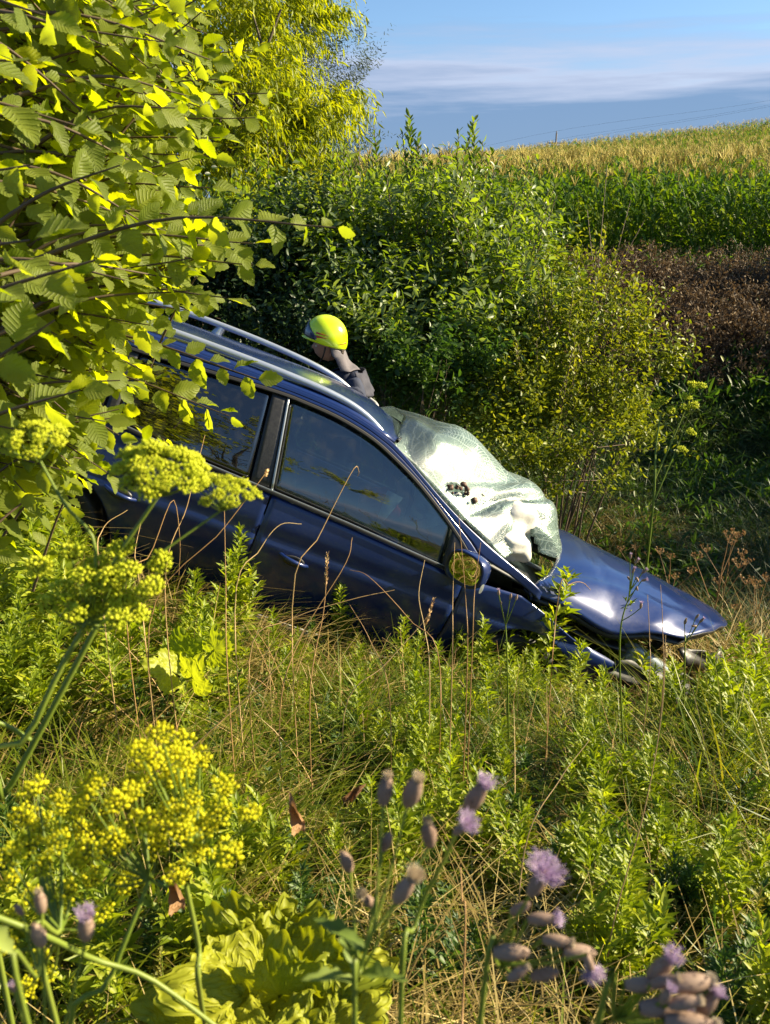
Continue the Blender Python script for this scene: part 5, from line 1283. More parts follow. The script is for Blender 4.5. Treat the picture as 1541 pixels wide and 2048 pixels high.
# ------------------------------------------------------------------ wild parsnip with yellow-green umbels
def umbellet_mesh(i, mat, n_=54, seed=0):
    r = np.random.default_rng(900 + i + seed); mb = MB()
    for k in range(n_):
        a = k * 2.4; rad = math.sqrt((k + .5) / n_); d = unit(np.array([math.cos(a) * rad * .95, math.sin(a) * rad * .95, .62 + .35 * (1 - rad)])); tip = d * r.uniform(.7, 1.12)
        mb.add(*tube([(0, 0, 0), tip * .95], [.02, .02], 3), .2, m=1)
        s = r.uniform(.12, .19); O = np.array([(1, 0, 0), (0, 1, 0), (-1, 0, 0), (0, -1, 0), (0, 0, 1), (0, 0, -1)], float) * np.array([s * .8, s * .8, s * 1.15]) + r.normal(0, .02, (6, 3))
        R_ = frames(d[None], roll=np.array([r.uniform(0, 6)]))[0]; O = O[:, [0, 2, 1]] @ R_.T + tip
        Ft = np.array([(4, 0, 1), (4, 1, 2), (4, 2, 3), (4, 3, 0), (5, 1, 0), (5, 2, 1), (5, 3, 2), (5, 0, 3)]); mb.add(O, Ft, r.uniform(.1, .95))
    return mb.build('umbellet', [mat, M['stemgreen']], smooth=True)
UM = [umbellet_mesh(i, M['umbel']) for i in range(4)]; UM2 = [umbellet_mesh(i, M['umbel2'], 40, 50) for i in range(4)]
def parsnip(label, base, stems, umbels, loose, ums, leafs=(), group='flowering wild parsnip plants'):
    """umbels: (node, axis, ray length, count, umbellet radius); loose: (position, stem node, radius)"""
    root = tag(empty('parsnip_plant', tuple(base)), label, 'wild parsnip', group); base = np.asarray(base)
    mb = MB()
    for pts_, r0, r1 in stems: mb.add(*tube(cr(pts_, 14) - base, np.linspace(r0, r1, 14), 8), .35 + .4 * RNG.random())
    def put(p, d, r_):
        o = link('umbellet', ums[RNG.integers(4)], root); Rf = frames(unit(np.asarray(d, float))[None] + 1e-3, roll=np.array([RNG.uniform(0, 6)]))[0]
        X, Y, Z = Rf[:, 0], Rf[:, 2], Rf[:, 1]
        o.matrix_local = Matrix.Translation(Vector(p - base)) @ Matrix([[X[i], Y[i], Z[i], 0] for i in range(3)] + [[0, 0, 0, 1]]) @ Matrix.Scale(r_, 4)
    for node, axis, L, n_, r_ in umbels:
        axis = unit(np.asarray(axis, float)); Rf = frames(axis[None])[0]
        for k in range(n_):
            a = k * 2.4 + .3; q = math.sqrt((k + .6) / n_) * 1.0
            d = unit(axis * (1.12 - q * .55) + (Rf[:, 0] * math.cos(a) + Rf[:, 2] * math.sin(a)) * q); e = node + d * L * RNG.uniform(.88, 1.1)
            mb.add(*tube(cr([node, node + d * L * .5 - np.array([0, 0, .002]), e], 5) - base, [.0011, .001, .0009, .0008, .0008], 4), .4)
            put(e, unit(d + np.array([0, 0, .5])), r_ * RNG.uniform(.85, 1.15))
    for p, s_, r_ in loose:
        p = np.asarray(p); mb.add(*tube(cr([s_, (np.asarray(s_) + p) / 2 + np.array([0, 0, -.008]), p], 6) - base, [.0016, .0014, .0012, .001, .001, .001], 4), .4)
        put(p, unit(np.array([0, -.35, 1.0]) + RNG.normal(0, .2, 3)), r_)
    link('stem', mb.build('stem', M['stemgreen']), root)
    return root
d0 = .80
n0 = at(175, 1245, d0)
b0 = at(-40, 1700, .86); b0g = np.array([b0[0] - .05, b0[1] + .1, float(terrain(b0[0], b0[1] + .1))])
lo_ = [(145, 1120), (80, 1143), (248, 1110), (325, 1135), (170, 1165), (200, 1140), (258, 1155), (305, 1188), (130, 1195), (105, 1218), (190, 1190), (165, 1215), (215, 1200), (240, 1180), (200, 1230), (250, 1215), (270, 1240), (240, 1250), (185, 1250), (280, 1210), (150, 1240), (225, 1165)]
parsnip('tall wild parsnip at the left with three long stalked umbels rising over the car door', b0g,
    [([b0g, b0, at(60, 1470, .82), at(120, 1340, .81), n0], .0036, .0026), ([n0, at(190, 1090, .79), at(130, 1010, .79), at(78, 918, .79)], .0018, .0014), ([at(185, 1200, .80), at(250, 1090, .79), at(318, 990, .78)], .0022, .0016), ([at(215, 1190, .80), at(330, 1100, .81), at(447, 1018, .82)], .0016, .0011)],
    [(at(78, 922, .79), (-.05, -.1, 1), .030, 13, .0095), (at(318, 992, .78), (.12, -.2, 1), .040, 26, .0115), (at(447, 1020, .82), (.2, -.1, 1), .028, 14, .0088)],
    [(at(x_, y_, .80 + RNG.normal(0, .015)), n0, .0150) for x_, y_ in lo_], UM)
b1 = at(150, 2150, .78); b1g = np.array([b1[0], b1[1] + .12, float(terrain(b1[0], b1[1] + .12))])
lo_ = [(325, 1480), (362, 1495), (280, 1510), (350, 1515), (300, 1525), (400, 1525), (335, 1545), (370, 1535), (280, 1565), (325, 1575), (365, 1565), (445, 1583), (190, 1577), (75, 1590), (240, 1615), (270, 1595), (390, 1610), (340, 1630), (445, 1625), (285, 1655),
       (365, 1640), (400, 1655), (503, 1645), (370, 1670), (415, 1665), (330, 1665), (120, 1610), (180, 1605), (150, 1640), (210, 1640), (50, 1640), (90, 1665), (160, 1670), (235, 1690), (200, 1665), (125, 1690), (60, 1700), (20, 1720), (180, 1710), (230, 1700), (150, 1730),
       (455, 1718), (90, 1740), (30, 1770), (190, 1760), (260, 1775), (355, 1760), (140, 1790), (70, 1800), (205, 1830), (110, 1850), (30, 1850), (310, 1700), (390, 1710), (75, 1930), (100, 1960), (20, 1900), (50, 1985)]
nd = [at(300, 1760, .74), at(120, 1860, .70), at(390, 1700, .78)]
parsnip('bushy wild parsnip with bright yellow out-of-focus umbels in the bottom left corner', b1g,
    [([b1g, b1, at(220, 1960, .74), nd[0]], .003, .002), ([b1g, at(100, 2000, .7), nd[1]], .003, .002), ([on_ground(430, 2150), at(400, 1990, .9), at(398, 1900, .84), at(372, 1770, .80)], .0034, .0026), ([at(-20, 1830, .66), at(90, 1872, .68), at(190, 1920, .72), at(300, 1958, .74), at(440, 2060, .76)], .0026, .0022)],
    [], [(at(x_, y_, RNG.uniform(.70, .82)), nd[int(np.argmin([np.linalg.norm(at(x_, y_, .76) - q) for q in nd]))], RNG.uniform(.0125, .0165)) for x_, y_ in lo_], UM2)
b2g = np.array([-.85, 1.15, float(terrain(-.85, 1.15))])
parsnip('thick bare parsnip stalk crossing the left edge below the umbels', b2g, [([b2g, at(-30, 1640, .95), at(10, 1590, .93), at(120, 1390, .90), at(200, 1240, .88)], .0044, .0030), ([at(60, 1480, .92), at(10, 1450, .9), at(-40, 1440, .88)], .003, .002)], [], [], UM)
# background parsnip by the bush, right
bb = at(1300, 1080, 7.4); bb[2] = terrain(bb[0], bb[1])
parsnip('thin branching yellow parsnip standing alone right of the yellow-green bush', bb,
    [([bb, at(1308, 1000, 7.3), at(1312, 900, 7.3), at(1322, 830, 7.3)], .012, .006), ([at(1310, 960, 7.3), at(1350, 870, 7.3), at(1380, 800, 7.3)], .008, .004), ([at(1310, 1000, 7.3), at(1340, 930, 7.3), at(1365, 870, 7.3)], .007, .004)],
    [], [(at(x_, y_, 7.3), at(sx_, sy_, 7.3), .055) for x_, y_, sx_, sy_ in ((1325, 808, 1322, 840), (1310, 820, 1322, 840), (1340, 826, 1322, 840), (1382, 775, 1380, 800), (1400, 778, 1380, 800), (1372, 800, 1380, 800), (1368, 822, 1365, 870), (1385, 815, 1365, 860), (1380, 870, 1365, 875), (1362, 905, 1340, 930))], UM)

# ------------------------------------------------------------------ creeping thistles
def inv_mesh(i):
    r = np.random.default_rng(40 + i); n_ = 14; t = np.linspace(0, 1, n_)[:, None]; a = np.linspace(0, 2 * math.pi, 17)[:-1][None]
    rad = (.20 * np.sin(np.clip(t * .92 + .10, 0, 1) * math.pi) ** .55 + .02) * (1 + .07 * np.sin(a * 8 + (np.arange(n_) % 2)[:, None] * math.pi))
    P = np.stack([np.cos(a) * rad, np.sin(a) * rad, t * 1.0 + 0 * a], -1); V, Fq, uv = grid(P, True); mb = MB().add(V, Fq, r.uniform(.2, .8))
    for k in range(46):
        z = r.uniform(.1, .9); q = r.uniform(0, 6.3); rr_ = .20 * math.sin(min(1, z * .92 + .1) * math.pi) ** .55; p = np.array([math.cos(q) * rr_, math.sin(q) * rr_, z])
        e = p + np.array([math.cos(q) * .05, math.sin(q) * .05, .12]); s = np.array([-math.sin(q), math.cos(q), 0]) * .035
        mb.add(np.array([p - s, p + s, e]), np.array([(0, 1, 2)]), r.random())
    return mb.build('involucre', M['bract'])
def tuft_mesh(i, mat, n_, L, spread, w, name):
    r = np.random.default_rng(60 + i); mb = MB()
    for k in range(n_):
        a = k * 2.4; q = math.sqrt((k + .5) / n_) * spread * r.uniform(.85, 1.1); d = unit(np.array([math.cos(a) * q, math.sin(a) * q, 1.0])) if q < 1.6 else unit(np.array([math.cos(a), math.sin(a), .35 * r.random()]))
        p0 = np.array([math.cos(a), math.sin(a), 0]) * .10 * min(1, q) + np.array([0, 0, .82]); e = p0 + d * L * r.uniform(.75, 1.1) + np.array([0, 0, -.06 * q]); m_ = (p0 + e) / 2 + d * .02 + r.normal(0, .03, 3)
        mb.add(*tube([p0, m_, e], [w, w * .9, w * .5], 3), r.random())
        if name == 'florets':
            for _ in range(2): mb.add(*tube([e * .92 + p0 * .08, e + r.normal(0, .06, 3) + d * .05], [w * .7, w * .4], 3), r.uniform(.6, 1))
    return mb.build(name, mat)
INV = [inv_mesh(i) for i in range(3)]
FLO = [tuft_mesh(i, M['purple'], 110, .60, 1.5, .018, 'florets') for i in range(2)]
FLO_S = [tuft_mesh(i + 5, M['purple'], 40, .35, .7, .018, 'florets') for i in range(2)]
FLU = [tuft_mesh(i + 10, M['fluff'], 170, .50, .6, .014, 'seed_fluff') for i in range(2)]
FLU_S = [tuft_mesh(i + 15, M['fluff'], 90, .28, .5, .016, 'seed_fluff') for i in range(2)]
def thistle(label, base, nodes, heads, leafs=0, group='creeping thistles in flower and seed', lw=.05, sr=.0012):
    """heads: (px, py, depth, kind, length, lean dx, lean dz)"""
    root = tag(empty('thistle_plant', tuple(base)), label, 'thistle', group); base = np.asarray(base, float); mb = MB()
    main = cr([base] + list(nodes), 16); mb.add(*tube(main - base, np.linspace(sr * 2.2, sr, 16), 6), .5)
    for (px, py, d, kind, L, dx, dz) in heads:
        D = unit(np.array([dx, RNG.normal(-.1, .12), dz])); c = at(px, py, d) - D * L * .5
        j = np.argmin(np.linalg.norm(main[6:] - c + np.array([0, 0, .07]), axis=1)) + 6
        mb.add(*tube(cr([main[j], (main[j] + c) / 2 + np.array([0, 0, -.004]), c], 6) - base, [sr, sr, sr * .9, sr * .8, sr * .8, sr], 5), .5)
        Rf = frames(D[None], roll=np.array([RNG.uniform(0, 6)]))[0]; X, Y, Z = Rf[:, 0], Rf[:, 2], D
        h = link('flower_head', INV[RNG.integers(3)], root)
        h.matrix_local = Matrix.Translation(Vector(c - base)) @ Matrix([[X[i], Y[i], Z[i], 0] for i in range(3)] + [[0, 0, 0, 1]]) @ Matrix.Scale(L * .88, 4)
        if kind: link('florets' if kind in 'pq' else 'seed_fluff', {'p': FLO, 'q': FLO_S, 'f': FLU, 'g': FLU_S}[kind][RNG.integers(2)], h)
    for k in range(leafs):
        j = RNG.integers(3, 13); a = k * 2.4; L_ = unit(np.array([math.cos(a), math.sin(a) * .6, .5]))
        Vv, FF, rr, uv = scatter(leaf_tpl(8, .28, .4, .3, .6, .35, 2, .8), main[j][None] - base, leafR(L_[None], np.array([[0, 0, 1.0]])), np.array([lw * RNG.uniform(.7, 1.2)]))
        link('leaf', mesh('leaf', Vv, [FF], M['thistlegreen'], {'rnd': rr}, uv), root)
    link('stem', mb.build('stem', M['stemgreen']), root)
    return root
def tb(px, py, d): p = at(px, py, d); return np.array([p[0], p[1] + .15, float(terrain(p[0], p[1] + .15))])
thistle('tall thistle with pale woolly seed heads in the middle foreground, above the crinkled leaf', tb(690, 2150, .62), [at(710, 2100, .6), at(720, 1950, .58), at(750, 1850, .57)],
    [(772, 1575, .56, 'g', .026, .15, 1), (828, 1578, .56, 'g', .032, .25, 1), (858, 1662, .57, 'g', .027, -.1, 1), (775, 1680, .57, '', .020, .3, 1), (692, 1720, .58, '', .022, -.25, 1), (812, 1775, .56, 'f', .028, .5, 1), (735, 1800, .58, 'f', .018, -.4, .8)], 9, lw=.038)
thistle('leaning thistle with a purple bloom over a brown stalk in the lower middle', tb(800, 2150, .64), [at(800, 2080, .62), at(830, 1850, .6), at(900, 1700, .58)],
    [(925, 1655, .55, 'p', .016, .35, .5), (955, 1590, .57, 'q', .030, .5, 1)], 0)
thistle('thistle with one large round purple bloom right of centre', tb(950, 2150, .62), [at(960, 2050, .6), at(1000, 1930, .58), at(1030, 1860, .57)],
    [(1078, 1762, .52, 'p', .024, .35, .9), (1045, 1815, .56, '', .018, .7, .6), (1090, 1838, .56, 'q', .022, 1, .15), (1030, 1905, .56, '', .028, 1, .1), (1120, 1883, .56, 'g', .022, 1, .1), (1165, 1905, .56, '', .026, 1, -.1), (1040, 1945, .55, 'g', .018, 1, .7), (1095, 1948, .56, '', .022, 1, .4), (1180, 1930, .53, 'p', .015, .3, -.8)], 0)
thistle('thistle clump with brown and pale seed heads in the bottom right corner', tb(1150, 2200, .56), [at(1180, 2120, .55), at(1230, 2040, .54), at(1270, 1990, .53)],
    [(1325, 1935, .52, 'q', .028, .45, .9), (1290, 1970, .52, 'g', .024, .9, .1), (1335, 1962, .51, 'g', .020, .8, .5), (1390, 1966, .51, 'g', .030, 1, .02), (1335, 1990, .50, 'q', .015, .2, .6), (1330, 2015, .51, 'q', .030, 1, .1), (1375, 2005, .50, 'g', .022, .9, .3), (1420, 2005, .51, 'q', .022, .5, .8), (1390, 2050, .50, 'g', .034, 1, .05)], 0)
thistle('pair of brown thistle buds in front of the yellow umbels at the bottom left', tb(60, 2150, .56), [at(70, 2100, .56), at(78, 1950, .56)],
    [(80, 1800, .56, 'g', .020, 0, 1), (76, 1868, .56, '', .024, -.05, 1), (172, 1850, .56, 'q', .028, .15, 1), (36, 1818, .56, '', .012, -.3, 1), (25, 1975, .56, 'q', .010, 0, 1)], 2)
thistle('small pink-flowered thistle standing in front of the raised bonnet', on_ground(1255, 1620), [at(1240, 1300, 3.1), at(1262, 1180, 3.05)],
    [(1262, 1112, 3.0, 'q', .022, .1, 1), (1275, 1122, 3.0, 'q', .024, .6, 1), (1268, 1140, 3.0, 'q', .024, .2, .6), (1290, 1142, 3.0, 'q', .026, .7, .8), (1258, 1156, 3.0, '', .022, -.5, .6), (1290, 1160, 3.0, 'q', .024, .4, .3), (1276, 1160, 3.0, '', .024, .1, -.2), (1283, 1210, 3.0, 'q', .026, 0, .8), (1275, 1178, 3.0, '', .02, .1, -.5)], 0, sr=.002)
thistle('young thistle with three pink buds just below the door mirror', on_ground(1020, 1600), [at(1015, 1330, 3.1), at(1012, 1250, 3.05)],
    [(998, 1184, 3.0, 'q', .024, -.1, 1), (1022, 1192, 3.0, '', .026, .1, 1), (1034, 1194, 3.0, '', .024, .25, 1), (1003, 1205, 3.0, '', .018, -.1, 1)], 0, sr=.002)
thistle('sparse thistle with blooms in front of the bonnet tip', on_ground(1365, 1580), [at(1370, 1330, 3.5), at(1372, 1270, 3.5)],
    [(1372, 1242, 3.4, 'g', .030, .1, 1), (1396, 1232, 3.4, '', .026, .4, .8), (1405, 1240, 3.4, 'q', .028, .5, .9), (1388, 1252, 3.4, '', .028, -.8, .1), (1355, 1402, 3.4, 'q', .026, 0, 1)], 0, sr=.002)

# ------------------------------------------------------------------ big lobed leaves at the bottom
def bigleaf(size, lobes, seed, crink=.05):
    r = np.random.default_rng(seed); nr, na = 16, 120; t = np.linspace(0, 1, nr)[:, None]; a = np.linspace(-2.85, 2.85, na)[None]
    out_ = (.62 + .38 * np.cos(a / 2) ** 1.2) * (1 + .17 * np.cos(a * lobes) + .035 * np.sign(np.sin(a * 31)) * np.abs(np.sin(a * 31)) ** .5 + .03 * np.sin(a * 17))
    R_ = t * out_; R_ = R_ * (1 + .05 * np.sin(a * 7.3 + r.uniform(0, 6)) + .03 * np.sin(a * 3.1 + 1)); x = np.sin(a) * R_; y = np.cos(a) * R_ * 1.15
    z = crink * np.sin(a * lobes) * t ** 1.3 * 1.2 + crink * .8 * np.sin(t * 16 + np.cos(a * lobes) * 2) * t + crink * .5 * np.sin(a * 23 + t * 5) * t ** 2 + crink * .35 * np.sin(a * 11 + t * 19 + r.uniform(0, 6)) * t + .25 * t ** 1.5 * (np.abs(np.sin(a)) * .6) - .18 * t ** 2
    V, Fq, _ = grid(np.stack([x, y, z], -1) * size); uv = np.stack([np.repeat(t, na, 1).ravel(), (np.repeat(a, nr, 0).ravel() * lobes / 6.283) % 1], -1)
    return V, Fq, uv
def leafy(name, label, cat, base, items, mat, group=None, stemmat=None):
    root = tag(empty(name, tuple(base)), label, cat, group); base = np.asarray(base, float); mb = MB()
    for (p, D, U, s, lobes, seed, crink) in items:
        D = unit(np.asarray(D, float)); U = np.asarray(U, float); Rr = leafR(D[None], U[None])[0]
        V, Fq, uv = bigleaf(s, lobes, seed, crink); V = V @ Rr.T + p - base
        r_ = np.full(len(V), .35 + .4 * RNG.random()); o = link('leaf', mesh('leaf', V, [Fq], mat, {'rnd': r_}, uv), root)
        mb.add(*tube(cr([base, (base + p) / 2 + np.array([0, 0, .05]), p], 8) - base, np.linspace(.006, .004, 8), 6), .6)
    link('stem', mb.build('stem', M['stemgreen']), root)
pg = lambda px, py, d: on_ground(px, py)
M['lobed'] = leaf_mat('lobed_leaf', [(.1, (.06, .11, .010)), (.5, (.21, .25, .010)), (.9, (.38, .38, .02))], (1.5, 1.4, .4), .35, .55, 8, noise=9)
leafy('hogweed_plant', 'low plant with broad lobed yellow-green leaves at the bottom edge, left of centre', 'hogweed', pg(560, 2080, 1.5),
    [(at(500, 1985, 1.30), (-.7, -.3, .45), (.2, -.5, .9), .105, 5, 1, .07), (at(480, 1930, 1.36), (-.25, -.1, 1), (.3, -.9, .4), .085, 5, 8, .09), (at(590, 1960, 1.35), (.8, -.25, .35), (-.1, -.6, .9), .105, 5, 2, .08), (at(430, 2040, 1.26), (-.6, -.6, .1), (0, -.5, 1), .10, 7, 3, .08), (at(540, 2060, 1.22), (.1, -.8, .1), (0, -.5, 1), .10, 5, 9, .09), (at(650, 2060, 1.25), (.6, -.6, .1), (.1, -.4, 1), .10, 5, 4, .08), (at(560, 1990, 1.3), (.1, -.1, 1), (.1, -1, .2), .085, 6, 7, .09), (at(680, 1990, 1.4), (.7, .1, .5), (-.2, -.8, .6), .08, 5, 10, .08)], M['lobed'])
leafy('leafy_plant', 'upright crinkled pale yellow leaves just above the broad lobed leaves', 'weed', pg(530, 1990, 1.65),
    [(at(520, 1890, 1.5), (-.35, -.1, 1), (.3, -1, .3), .085, 5, 5, .12), (at(575, 1895, 1.5), (.55, -.1, .7), (-.1, -1, .5), .075, 5, 6, .13)], M['lobed'])
leafy('young_hogweed', 'small round toothed leaves low in the grass at the left, under the parsnip umbels', 'weed', pg(380, 1400, 2.0),
    [(at(345, 1345, 2.75), (-.4, -.3, .4), (0, -.6, .9), .08, 5, 11, .05), (at(385, 1355, 2.7), (.2, -.3, .5), (0, -.8, .7), .085, 5, 12, .05), (at(430, 1300, 2.8), (.6, -.2, .5), (0, -.8, .7), .075, 5, 13, .05), (at(370, 1305, 2.85), (-.1, -.2, .8), (0, -.9, .5), .075, 5, 14, .05)], M['weed'])
# curled dead leaves
for (px, py, d, L_, lab) in ((592, 1635, 1.7, .075, 'curled orange-brown dead leaf standing in the tangled straw'), (350, 1790, 1.5, .07, 'crumpled tan dead leaf behind the yellow umbels'), (705, 1590, 1.8, .055, 'small papery brown dead leaf cluster left of the woolly thistle heads')):
    tpl = leaf_tpl(16, .34, .4, .9, 1.3, .12, 4, 4.5); p = at(px, py, d); D = unit(np.array([-.35, -.1, .9])) if px < 600 else unit(np.array([.6, -.2, .4]))
    V, FF, rr, uv = scatter(tpl, np.zeros((1, 3)), leafR(D[None], np.array([[0, -1.0, .3]])), np.array([L_]))
    tag(link('dead_leaf', mesh('dead_leaf', V - D * L_ * .5, [FF], M['deadleaf'], {'rnd': rr}, uv), loc=tuple(p)), lab, 'dead leaf')

# ------------------------------------------------------------------ leafy weeds (mugwort-like) in front of the car
def weed_mesh(i, h=.5, wide=.125, n_=130, tpl=None, mat=None):
    r = np.random.default_rng(1200 + i); mb = MB(); ns = 4
    for s in range(ns):
        a0 = r.uniform(0, 6.3); top = np.array([math.cos(a0) * .10 * (s > 0), math.sin(a0) * .10 * (s > 0), h * (1 if s == 0 else r.uniform(.5, .85))]); C = cr([(0, 0, 0), top * .5 + r.normal(0, .01, 3), top], 8)
        mb.add(*tube(C, np.linspace(.003, .001, 8), 4), .6, m=1)
        k = np.arange(n_ // ns * (2 if s == 0 else 1)); q = (k + 1) / len(k) * .9 + .1; P = C[0] + (C[-1] - C[0]) * q[:, None]; a = k * 2.4 + r.normal(0, .3, len(k))
        up_ = .35 + .9 * q; L = unit(np.stack([np.cos(a), np.sin(a), up_], -1) + r.normal(0, .12, (len(k), 3))); sz = wide * (1.15 - .75 * q) * r.uniform(.7, 1.2, len(k))
        U = unit(np.array([0, 0, 1.0]) + r.normal(0, .3, (len(k), 3)))
        Rr = leafR(L, U); Vv, FF, rr, uv = scatter(tpl or T_WEED, P, Rr, sz, r.random(len(k))); mb.add(Vv, FF, rr, uv)
        # side lobes
        for sg in (-1, 1):
            L2 = unit(L + Rr[:, :, 0] * .8 * sg); Vv, FF, rr, uv = scatter(tpl or T_WEED, P + L * (sz * .35)[:, None], leafR(L2, U), sz * .5, r.random(len(k))); mb.add(Vv, FF, rr, uv)
    return mb.build('weed_plant', [mat or M['weed'], M['stemgreen']])
WM = [weed_mesh(i) for i in range(5)]; WD = [weed_mesh(i + 9, .35, .085, 120, None, M['weeddark']) for i in range(4)]
WO = [weed_mesh(i + 30, .32, .07, 150, T_LANCE, M['weedolive']) for i in range(4)]
spots = [(1075, 1440, 2.9, .85), (1120, 1430, 3.0, .74), (1010, 1430, 2.9, .38), (960, 1420, 2.9, .36), (1180, 1450, 3.0, .40), (1215, 1430, 3.1, .56), (1250, 1450, 3.1, .5), (1140, 1500, 2.8, .40), (1060, 1500, 2.7, .36),
         (1330, 1520, 3.0, .34), (1400, 1560, 3.0, .34), (1460, 1560, 3.0, .36), (1520, 1540, 3.0, .40), (1500, 1470, 3.4, .40), (1440, 1480, 3.4, .34), (1380, 1620, 2.7, .30), (1480, 1650, 2.6, .32), (1530, 1640, 2.6, .34), (1260, 1560, 2.8, .30), (1200, 1560, 2.8, .28),
         (400, 1330, 2.6, .36), (450, 1300, 2.8, .42), (380, 1220, 2.9, .34), (250, 1300, 2.6, .30), (120, 1200, 2.7, .36), (60, 1150, 2.6, .46), (100, 1230, 2.3, .36), (20, 1280, 2.2, .40), (200, 1330, 2.2, .30), (320, 1420, 2.2, .25), (700, 1420, 2.8, .26), (850, 1450, 2.7, .30), (900, 1500, 2.6, .30), (560, 1420, 2.7, .24), (40, 1220, 2.6, .62), (90, 1220, 2.6, .45), (-10, 1180, 2.6, .6), (150, 1290, 2.6, .35), (60, 1330, 2.4, .5)] + [(float(RNG.uniform(-20, 470)), float(RNG.uniform(1380, 1540)), 2.6, float(RNG.uniform(.22, .42))) for _ in range(26)] + [(float(RNG.uniform(1280, 1560)), float(RNG.uniform(1500, 1640)), 2.6, float(RNG.uniform(.3, .45))) for _ in range(20)]
wl = ['tallest leafy light green weed, in front of the front wing', 'leafy green weed right of the tallest one in front of the wing', 'leafy green weed under the door mirror', 'low leafy green weed in front of the front door']
for i, (px, py, d, h_) in enumerate(spots):
    p = on_ground(px, py); h_ *= 1.15 * (1.0 + .12 * (p @ FW - 3)); p[2] -= .02; o = link('weed_plant', WM[i % 5], loc=tuple(p), rot=(RNG.normal(0, .12), RNG.normal(0, .12), RNG.uniform(0, 6.3)))
    s = np.clip(h_ / .5 * 1.15, .4, 1.9); o.scale = (s, s, s)
    if i < 4: tag(o, wl[i], 'weed', 'leafy green weeds in front of the car')
    else: tag(o, ('leafy light green weed in the grass at the right, below the crushed bumper' if px > 1150 else 'leafy light green weed at the left below the rear door' if px < 500 else 'low leafy green weed in the middle of the grass bank'), 'weed', ('leafy weeds right of the car front' if px > 1150 else 'leafy weeds left of the rear door' if px < 500 else 'low weeds in mid bank'))
n = 2600; y = RNG.uniform(1.3, 4.4, n); x = RNG.uniform(-1, 1, n) * (y * .5 + .3); pat = sn(x, y, 1.4, .7); kk = ~in_car(x, y) & (RNG.random(n) < np.clip(1.5 * pat - .2, .08, .9) * np.where(x > -.1 + .05 * y, 1.0, .6) * np.where((x < -.3) & (x > -1.3) & (y > 3.1), .15, 1)); x, y = x[kk], y[kk]
gn_scatter('ground_cover', np.stack([x, y, terrain(x, y) - .02], -1), WD + WM[:2] + WO, 'low leafy ground cover mixed through the bank grass', 'ground cover', .35, 1.1)

# ------------------------------------------------------------------ single dry grass stalks in front of the car
stk = [([(330, 1180), (375, 1010), (410, 870)], 2.6, 'n', 'straight reddish dry stalk crossing the rear door window'),
 ([(585, 1200), (640, 1070), (705, 942), (718, 942), (716, 952)], 2.6, 'n', 'long dry stalk with a hooked tip crossing the front door window'),
 ([(300, 1240), (445, 1060), (525, 955), (534, 940)], 2.6, 'h', 'dry grass stalk with a seed head over the window pillar'),
 ([(455, 1340), (452, 1180), (449, 1020)], 2.5, 'n', 'upright tan stalk in front of the rear door below the umbel'),
 ([(250, 1190), (300, 1110), (345, 1000), (360, 1080), (358, 1150)], 2.5, 'n', 'bent dry stalk folded over under the parsnip umbel'),
 ([(470, 1210), (520, 1100), (560, 1050), (604, 1048)], 2.6, 'n', 'arching dry stalk in front of the door handle'),
 ([(560, 1430), (600, 1280), (690, 1130), (705, 1075)], 2.6, 'n', 'green-tan stalk leaning right across the lower front door'),
 ([(620, 1400), (648, 1220), (655, 1110)], 2.6, 'h', 'pale grass stem with a narrow head below the front door window'),
 ([(880, 1330), (820, 1240), (740, 1155), (700, 1140)], 2.8, 'n', 'bent reddish stalk falling left across the front door bottom'),
 ([(935, 1330), (932, 1200), (918, 1030)], 2.7, 'n', 'tall thin reddish stalk crossing the door mirror'),
 ([(905, 1330), (906, 1200), (910, 1085)], 2.7, 'n', 'upright reddish stalk just left of the door mirror'),
 ([(945, 1300), (950, 1180), (962, 1085)], 2.7, 'n', 'thin stalk against the mirror glass'),
 ([(500, 1310), (580, 1240), (700, 1200), (790, 1180)], 2.7, 'n', 'nearly flat dry stalk across the dark sill'),
 ([(1225, 1860), (1290, 1620), (1325, 1420), (1332, 1270)], 1.9, 'n', 'very long golden stalk rising from the lower right to the bumper'),
 ([(1115, 1210), (1140, 1170), (1165, 1165), (1182, 1180)], 2.9, 'n', 'short curled dry blade in front of the bonnet'),
 ([(1325, 1400), (1326, 1250), (1322, 1170)], 3.0, 'n', 'upright stalk crossing the bonnet near its tip'),
 ([(1298, 1370), (1300, 1280), (1296, 1190)], 3.0, 'n', 'reddish stalk in front of the bonnet middle'),
 ([(930, 1900), (925, 1800), (922, 1735)], 1.1, 'n', 'short broken pale stalk beside the purple bloom'),
 ([(230, 1640), (380, 1500), (560, 1330), (620, 1240)], 2.2, 'n', 'long straw leaning right across the left bank'),
 ([(690, 1420), (770, 1330), (850, 1240), (868, 1200)], 2.8, 'h', 'dry grass with a seed head below the front door'),
 ([(780, 1400), (740, 1280), (700, 1210)], 2.7, 'n', 'thin stalk leaning left in front of the sill'),
 ([(860, 1360), (850, 1260), (838, 1190), (850, 1120)], 2.8, 'n', 'crooked stalk in front of the front wing'),
 ([(1050, 1700), (1120, 1560), (1180, 1480)], 2.0, 'n', 'straw leaning right in the lower middle'),
 ([(280, 1180), (270, 1110), (283, 1040)], 2.5, 'n', 'reddish stalk under the rear door at the left'),
 ([(200, 1160), (205, 1060), (255, 1020)], 2.5, 'n', 'bent reddish stalk at the far left of the rear door')]
